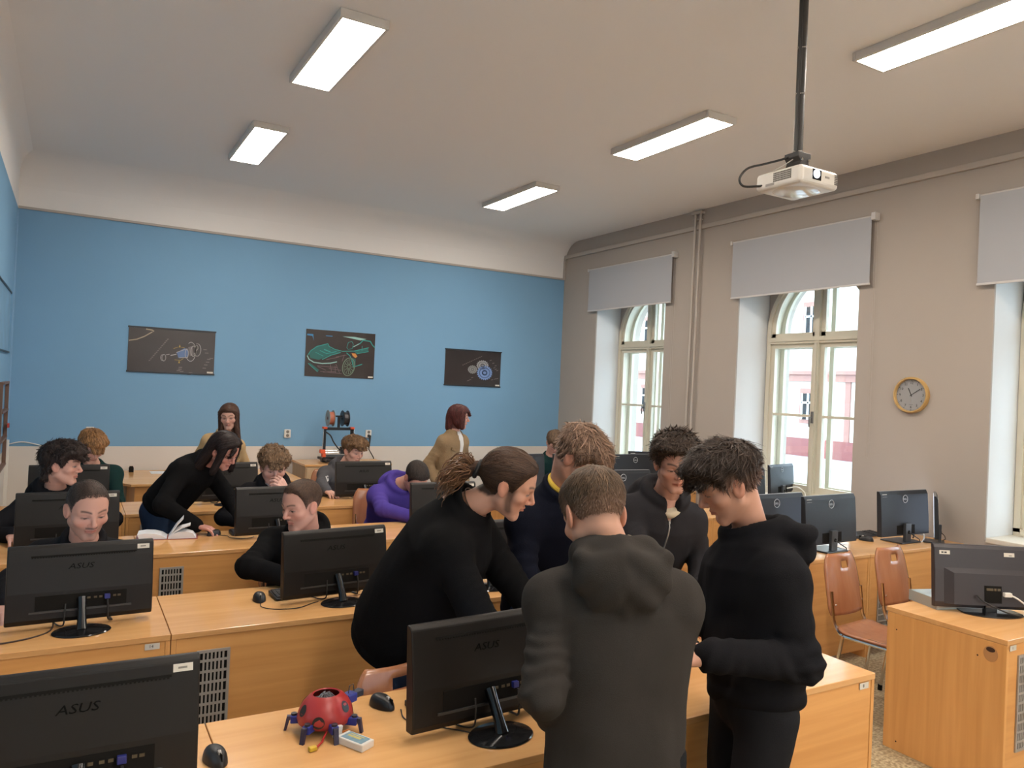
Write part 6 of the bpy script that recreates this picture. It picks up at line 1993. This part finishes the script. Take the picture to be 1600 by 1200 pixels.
# ---- teacher and pupils further back
ctx4 = make_person(dict(seed=4, res=.012, hres=.0038, scale=.97, label='woman with glasses in a black jumper and jeans bending over the third row desk',
    head=(0.975, 5.72, 1.300), hrot=(-48, 30, 4), neck=(0.855, 5.86, 1.215), pelvis=(0.615, 6.05, .87), byaw=-42, shw=.95,
    wrR=(0.785, 5.545, .812), poleR=(-.5, -.3, -.3), wrL=(1.10, 5.66, .80), poleL=(.5, .4, -.4),
    handR=dict(curl=24, dir=(.85, -.42, -.18), dors=(.1, 0, 1), bare=.07), handL=dict(curl=20, dir=(.7, -.6, 0), dors=(0, 0, 1)),
    footR=(.56, 5.98, .095), footL=(.68, 6.16, .095),
    top=dict(kind='sweater', mat=C_black, bulk=1.14, fold=.003, below=-.02, collar=.078), trousers=C_jeans, trname='jeans',
    face=dict(skin=(.53, .25, .19), eye=.3, w=1.0), hair=dict(line='back', top=.022, side=.016, col=(.018, .011, .010), n=2600, len=.12, wid=.0018, mess=.12, flow='down', slen=1, lift=.006, ext=(.17, .18, .26), tousle=.004,
        locks=[((.066, .035, .05), (.085, .045, -.12), .026, .022), ((-.066, .035, .05), (-.080, .05, -.12), .026, .022), ((.05, -.06, .03), (.09, -.075, -.16), .05, .035), ((-.05, -.06, .03), (-.08, -.075, -.15), .05, .035), ((.02, .085, .072), (.052, .096, .035), .014, .009), ((0, -.085, .0), (0, -.11, -.15), .05, .03)])))
glasses(ctx4, M_specs)
ctx2 = make_person(dict(seed=2, seated=True, res=.012, hres=.0036, label='crop-haired young man with a moustache sitting at the left end of the second row',
    head=(0.098, 4.13, 1.175), hrot=(-74, 18, 0), neck=(0.09, 4.245, 1.005), pelvis=(0.075, 4.50, .56), byaw=-95, pyaw=-90, hscale=1.05,
    elbR=(-.21, 4.20, .84), wrR=(-.20, 3.97, .795), poleR=(-1, .1, -.2), wrL=(0.20, 3.98, .80), poleL=(.35, .5, -1), handR=dict(curl=20, bare=.12), handL=dict(curl=20),
    top=dict(kind='sweater', mat=C_black2, bulk=.98, fold=.004, collar=.085, name='dark_shirt'), trousers=C_blackjeans,
    face=dict(skin=(.50, .265, .195), eye=.15, stubble=.6, brow=(.03, .018, .013)), hair=dict(line='buzz', nocap=True, edge=.022, top=.004, side=.002, col=(.050, .034, .027), fade=.25, n=4500, len=.012, wid=.0010, mess=.5, lift=.003, slen=.7)))
ctx7 = make_person(dict(seed=7, seated=True, res=.012, hres=.0036, label='crop-haired young man in a black sweatshirt on the second row, looking to the left',
    head=(1.117, 4.15, 1.150), hrot=(-155, 12, 0), neck=(1.195, 4.27, .985), pelvis=(1.24, 4.52, .56), byaw=-108, pyaw=-92, hscale=1.04, shw=1.08,
    elbR=(.855, 4.17, .835), wrR=(1.03, 4.00, .80), wrL=(1.42, 4.02, .80), poleL=(1, .2, -.4), handR=dict(curl=20), handL=dict(curl=20),
    top=dict(kind='hoodie', mat=C_black, bulk=1.12, fold=.005, hood=.85, name='sweatshirt'), trousers=C_blackjeans,
    face=dict(skin=(.52, .27, .20), eye=.25, stubble=.28), hair=dict(line='buzz', edge=.018, top=.010, side=.003, col=(.070, .040, .026), fade=.5, n=3600, len=.022, wid=.0011, mess=.35, lift=.004, slen=.5)))
ctx1 = make_person(dict(seed=3, seated=True, res=.013, hres=.004, label='dark-haired boy in a black hoodie in profile at the left end of the third row',
    head=(-.015, 5.86, 1.200), hrot=(-22, 3, 0), neck=(-.06, 5.97, 1.025), pelvis=(-.05, 6.13, .56), byaw=-68, pyaw=-88, hscale=1.04,
    wrR=(-.27, 5.60, .80), poleR=(-1, .3, -.4), wrL=(.20, 5.62, .80), poleL=(1, .2, -.4), handR=dict(curl=22, dir=(.25, -.95, -.1)), handL=dict(curl=20),
    top=dict(kind='hoodie', mat=C_black2, bulk=1.10, fold=.005, hood=1.0), trousers=C_jeans,
    face=dict(skin=(.54, .29, .215), eye=.4), hair=dict(line='fringe', top=.030, side=.016, front=.012, tousle=.010, col=(.028, .018, .015), n=3200, len=.06, wid=.0018, mess=.6, lift=.014, slen=.45, tip=1.4,
        locks=[((.03, .085, .065), (.03, .118, .045), .02, .010), ((-.03, .085, .065), (-.03, .118, .045), .02, .010), ((0, -.075, -.01), (0, -.085, -.075), .045, .03)])))
ctx6 = make_person(dict(seed=6, seated=True, res=.013, hres=.004, label='curly fair-haired boy with his hand at his mouth on the third row',
    head=(1.351, 5.83, 1.165), hrot=(-93, 14, 0), neck=(1.38, 5.93, 1.025), drop=.035, pelvis=(1.40, 6.14, .56), byaw=-98, pyaw=-90, hscale=1.04,
    elbL=(1.53, 5.66, .83), wrL=(1.42, 5.68, 1.00), wrR=(1.15, 5.60, .80), poleR=(-1, .2, -.4), handL=dict(curl=48, dir=(-.55, -.10, .8), dors=(.5, -.8, .25)), handR=dict(curl=22),
    top=dict(kind='hoodie', mat=C_black2, bulk=1.06, fold=.004, hood=1.05), trousers=C_jeans,
    face=dict(skin=(.56, .32, .255), eye=.25, brow=(.16, .09, .05)), hair=dict(line='fringe', top=.034, side=.010, front=.010, tousle=.012, col=(.150, .092, .052), n=3200, len=.035, wid=.0022, mess=1.0, lift=.012, slen=.3, tip=1.4,
        locks=[((.03, .08, .065), (.03, .108, .038), .022, .012), ((-.03, .08, .065), (-.03, .108, .038), .022, .012), ((0, .085, .07), (0, .112, .040), .022, .012)])))
shirt_front(ctx6, C_shirt, 'white_shirt', .03)
ctx9 = make_person(dict(seed=9, seated=True, res=.012, hres=.004, label='boy in a purple hoodie with his head down on the third row',
    head=(2.470, 5.73, 1.075), hrot=(-86, 48, 0), neck=(2.405, 5.90, 1.00), pelvis=(2.38, 6.17, .56), byaw=-85, pyaw=-90, hscale=1.02, shw=1.04,
    elbR=(2.19, 5.72, .835), wrR=(2.36, 5.55, .80), wrL=(2.62, 5.6, .80), poleL=(1, .2, -.4), handR=dict(curl=22), handL=dict(curl=22),
    top=dict(kind='hoodie', mat=C_purple, bulk=1.12, fold=.006, hood=1.0), trousers=C_jeans,
    face=dict(skin=(.46, .24, .17), eye=.1), hair=dict(line='std', top=.012, side=.007, col=(.026, .018, .014), n=2600, len=.03, wid=.0014, mess=.35, lift=.004, slen=.5)))
ctx3 = make_person(dict(seed=31, seated=True, res=.016, hres=.0048, label='ginger-haired boy in dark clothes at the back left, behind the fourth row',
    head=(.182, 7.36, 1.182), hrot=(-66, 30, 0), neck=(.195, 7.47, 1.02), pelvis=(.20, 7.66, .56), byaw=-85, pyaw=-90, hscale=1.02,
    wrR=(.06, 7.14, .80), poleR=(-.4, .5, -1), wrL=(.32, 7.14, .80), poleL=(.4, .5, -1),
    top=dict(kind='sweater', mat=C_green, bulk=1.02, fold=.004), trousers=C_jeans,
    face=dict(skin=(.52, .28, .20), eye=.1), hair=dict(line='fringe', top=.028, side=.012, front=.010, tousle=.006, col=(.20, .098, .038), n=1600, len=.06, wid=.0026, mess=.25, lift=.008, slen=.4, tip=1.3,
        locks=[((.03, .08, .065), (.03, .11, .03), .022, .012), ((-.03, .08, .065), (-.03, .11, .03), .022, .012), ((0, .085, .07), (0, .116, .03), .022, .012)])))
ctx8 = make_person(dict(seed=8, seated=True, res=.013, hres=.0045, label='brown-haired boy in a grey hoodie using a mouse on the fourth row',
    head=(2.494, 7.39, 1.140), hrot=(-68, 12, 0), neck=(2.44, 7.50, .975), pelvis=(2.42, 7.68, .56), byaw=-92, pyaw=-90, hscale=1.04,
    elbR=(2.145, 7.27, .83), wrR=(2.125, 7.025, .805), wrL=(2.66, 7.10, .80), poleL=(1, .2, -.4), handR=dict(curl=22, dir=(.25, -.95, -.15), dors=(0, 0, 1), bare=.06), handL=dict(curl=22),
    top=dict(kind='hoodie', mat=C_mid, bulk=1.12, fold=.006, hood=.95), trousers=C_blackjeans,
    face=dict(skin=(.53, .285, .205), eye=.25), hair=dict(line='fringe', top=.032, side=.007, front=.018, fade=.3, tousle=.006, col=(.125, .068, .032), n=1800, len=.065, wid=.0024, mess=.25, lift=.010, slen=.25, tip=1.3,
        locks=[((.03, .08, .068), (.03, .118, .052), .022, .012), ((-.03, .08, .068), (-.03, .118, .052), .022, .012), ((0, .085, .072), (0, .122, .055), .022, .012)])))
shirt_front(ctx8, C_shirt, 'white_shirt', .02)
for dx in (0, .022):        # two slanted white marks printed on the hoodie
    q_ = [(2.186 + dx, 6.95, .865), (2.200 + dx, 6.95, .865), (2.210 + dx, 6.95, .905), (2.196 + dx, 6.95, .905)]
    q_ = surf_points(ctx8['top'], q_, (0, 1, 0))
    b_ = ctx8['base']
    MB().add([tuple(p - b_ + np.array([0, -.003, 0])) for p in q_] + [tuple(p - b_ + np.array([0, .004, 0])) for p in q_], [(0, 1, 2, 3), (7, 6, 5, 4), (0, 1, 5, 4), (1, 2, 6, 5), (2, 3, 7, 6), (3, 0, 4, 7)]).build('hoodie_print', C_shirt, ctx8['body'])
ctx11 = make_person(dict(seed=11, seated=True, res=.016, hres=.0048, label='distant boy with glasses in dark green, far right corner behind the monitors',
    head=(4.931, 7.42, 1.225), hrot=(-106, 36, 0), neck=(4.95, 7.53, 1.06), pelvis=(4.95, 7.72, .56), byaw=-98, pyaw=-90, hscale=1.02,
    wrR=(4.80, 7.14, .80), poleR=(-.5, .5, -1), wrL=(5.08, 7.14, .80), poleL=(.5, .5, -1),
    top=dict(kind='sweater', mat=C_green, bulk=1.02, fold=.003), trousers=C_jeans,
    face=dict(skin=(.52, .28, .21), eye=.1), hair=dict(line='fringe', top=.022, side=.010, front=.006, tousle=.003, col=(.090, .055, .032), n=1400, len=.07, wid=.0026, mess=.12, lift=.005, slen=.4,
        locks=[((.03, .08, .06), (.03, .105, .022), .02, .010), ((-.03, .08, .06), (-.03, .105, .022), .02, .010), ((0, .085, .065), (0, .110, .022), .02, .010)])))
glasses(ctx11, M_specs)
ctx5 = make_person(dict(seed=5, res=.016, hres=.0045, scale=.94, label='girl with long brown hair standing at the back beyond the bending woman',
    head=(1.325, 7.60, 1.455), hrot=(-110, 12, 3), neck=(1.30, 7.66, 1.285), pelvis=(1.28, 7.76, .84), byaw=-120, shw=.88,
    wrR=(1.12, 7.74, .76), poleR=(-.5, .5, 0), wrL=(1.42, 7.62, .76), poleL=(.5, .5, 0), handR=dict(curl=25), handL=dict(curl=25),
    top=dict(kind='sweater', mat=C_beige, bulk=.88, fold=.003, name='beige_top', collar=.072), trousers=C_jeans, trname='jeans',
    face=dict(skin=(.56, .32, .24), eye=.3), hair=dict(line='bob', top=.012, side=.012, col=(.060, .030, .019), n=1800, len=.16, wid=.0024, mess=.06, flow='down', slen=1, lift=.004, ext=(.15, .17, .34),
        locks=[((.062, .03, .05), (.080, .035, -.26), .028, .022), ((-.062, .03, .05), (-.080, .035, -.26), .028, .022), ((.03, -.07, .0), (.035, -.09, -.28), .05, .03), ((-.03, -.07, .0), (-.035, -.09, -.28), .05, .03)])))
ctx10 = make_person(dict(seed=10, res=.014, hres=.0045, scale=.97, label='woman with a dark red bob in a beige corduroy jacket standing at the back',
    head=(3.645, 7.36, 1.505), hrot=(-28, 4, 0), neck=(3.61, 7.40, 1.335), pelvis=(3.58, 7.43, .88), byaw=-62, shw=.98,
    wrR=(3.40, 7.31, .78), poleR=(-.5, .5, 0), wrL=(3.77, 7.40, .78), poleL=(.4, .6, 0), handR=dict(curl=30), handL=dict(curl=30),
    top=dict(kind='jacket', mat=C_jacket, bulk=1.06, fold=.006, shirt=C_shirt, name='corduroy_jacket', below=.04), trousers=C_blackjeans,
    face=dict(skin=(.54, .29, .22), eye=.35), hair=dict(line='bob', top=.022, side=.020, col=(.058, .016, .014), n=1800, len=.10, wid=.0026, mess=.08, flow='down', slen=1, lift=.004, ext=(.15, .17, .20),
        locks=[((.066, .03, .05), (.080, .04, -.09), .032, .028), ((-.066, .03, .05), (-.080, .04, -.09), .032, .028), ((0, -.08, .0), (0, -.09, -.11), .06, .045), ((.02, .085, .07), (.02, .105, .045), .018, .012), ((-.02, .085, .07), (-.02, .105, .045), .018, .012)])))
# jacket details: breast pocket flap
c = ctx10
pp = surf_points(lambda Q: c['torso'](Q, -.003), [c['Nk'] + c['fwd'] * .3 + c['Rv'] * x - c['spine'] * z for x, z in ((.07, .14), (.15, .14), (.15, .165), (.11, .178), (.07, .165))], -c['fwd'])
mbp = MB(); mbp.add([tuple(p - c['base'] + c['fwd'] * .012) for p in pp] + [tuple(p - c['base']) for p in pp], [(0, 1, 2, 3, 4), (9, 8, 7, 6, 5)] + [(i, (i + 1) % 5, 5 + (i + 1) % 5, 5 + i) for i in range(5)])
mbp.build('pocket_flap', C_jacket, c['body'])
# chairs under the seated
for (cx_, lab, rz) in ((ctx2, 'chair under the moustached boy of the second row', 0), (ctx7, 'chair under the crop-haired boy looking left', 0), (ctx1, 'chair under the dark-haired boy in profile', 0), (ctx6, 'chair under the curly-haired boy', 0), (ctx9, 'chair under the boy in the purple hoodie', 0), (ctx3, 'chair under the ginger-haired boy', 0), (ctx8, 'chair under the grey hoodie boy with a mouse', 0), (ctx11, 'chair under the distant boy with glasses', 0)):
    b_ = cx_['base']
    chair(b_[0], b_[1] + .02, math.radians(rz), 'plywood ' + lab)
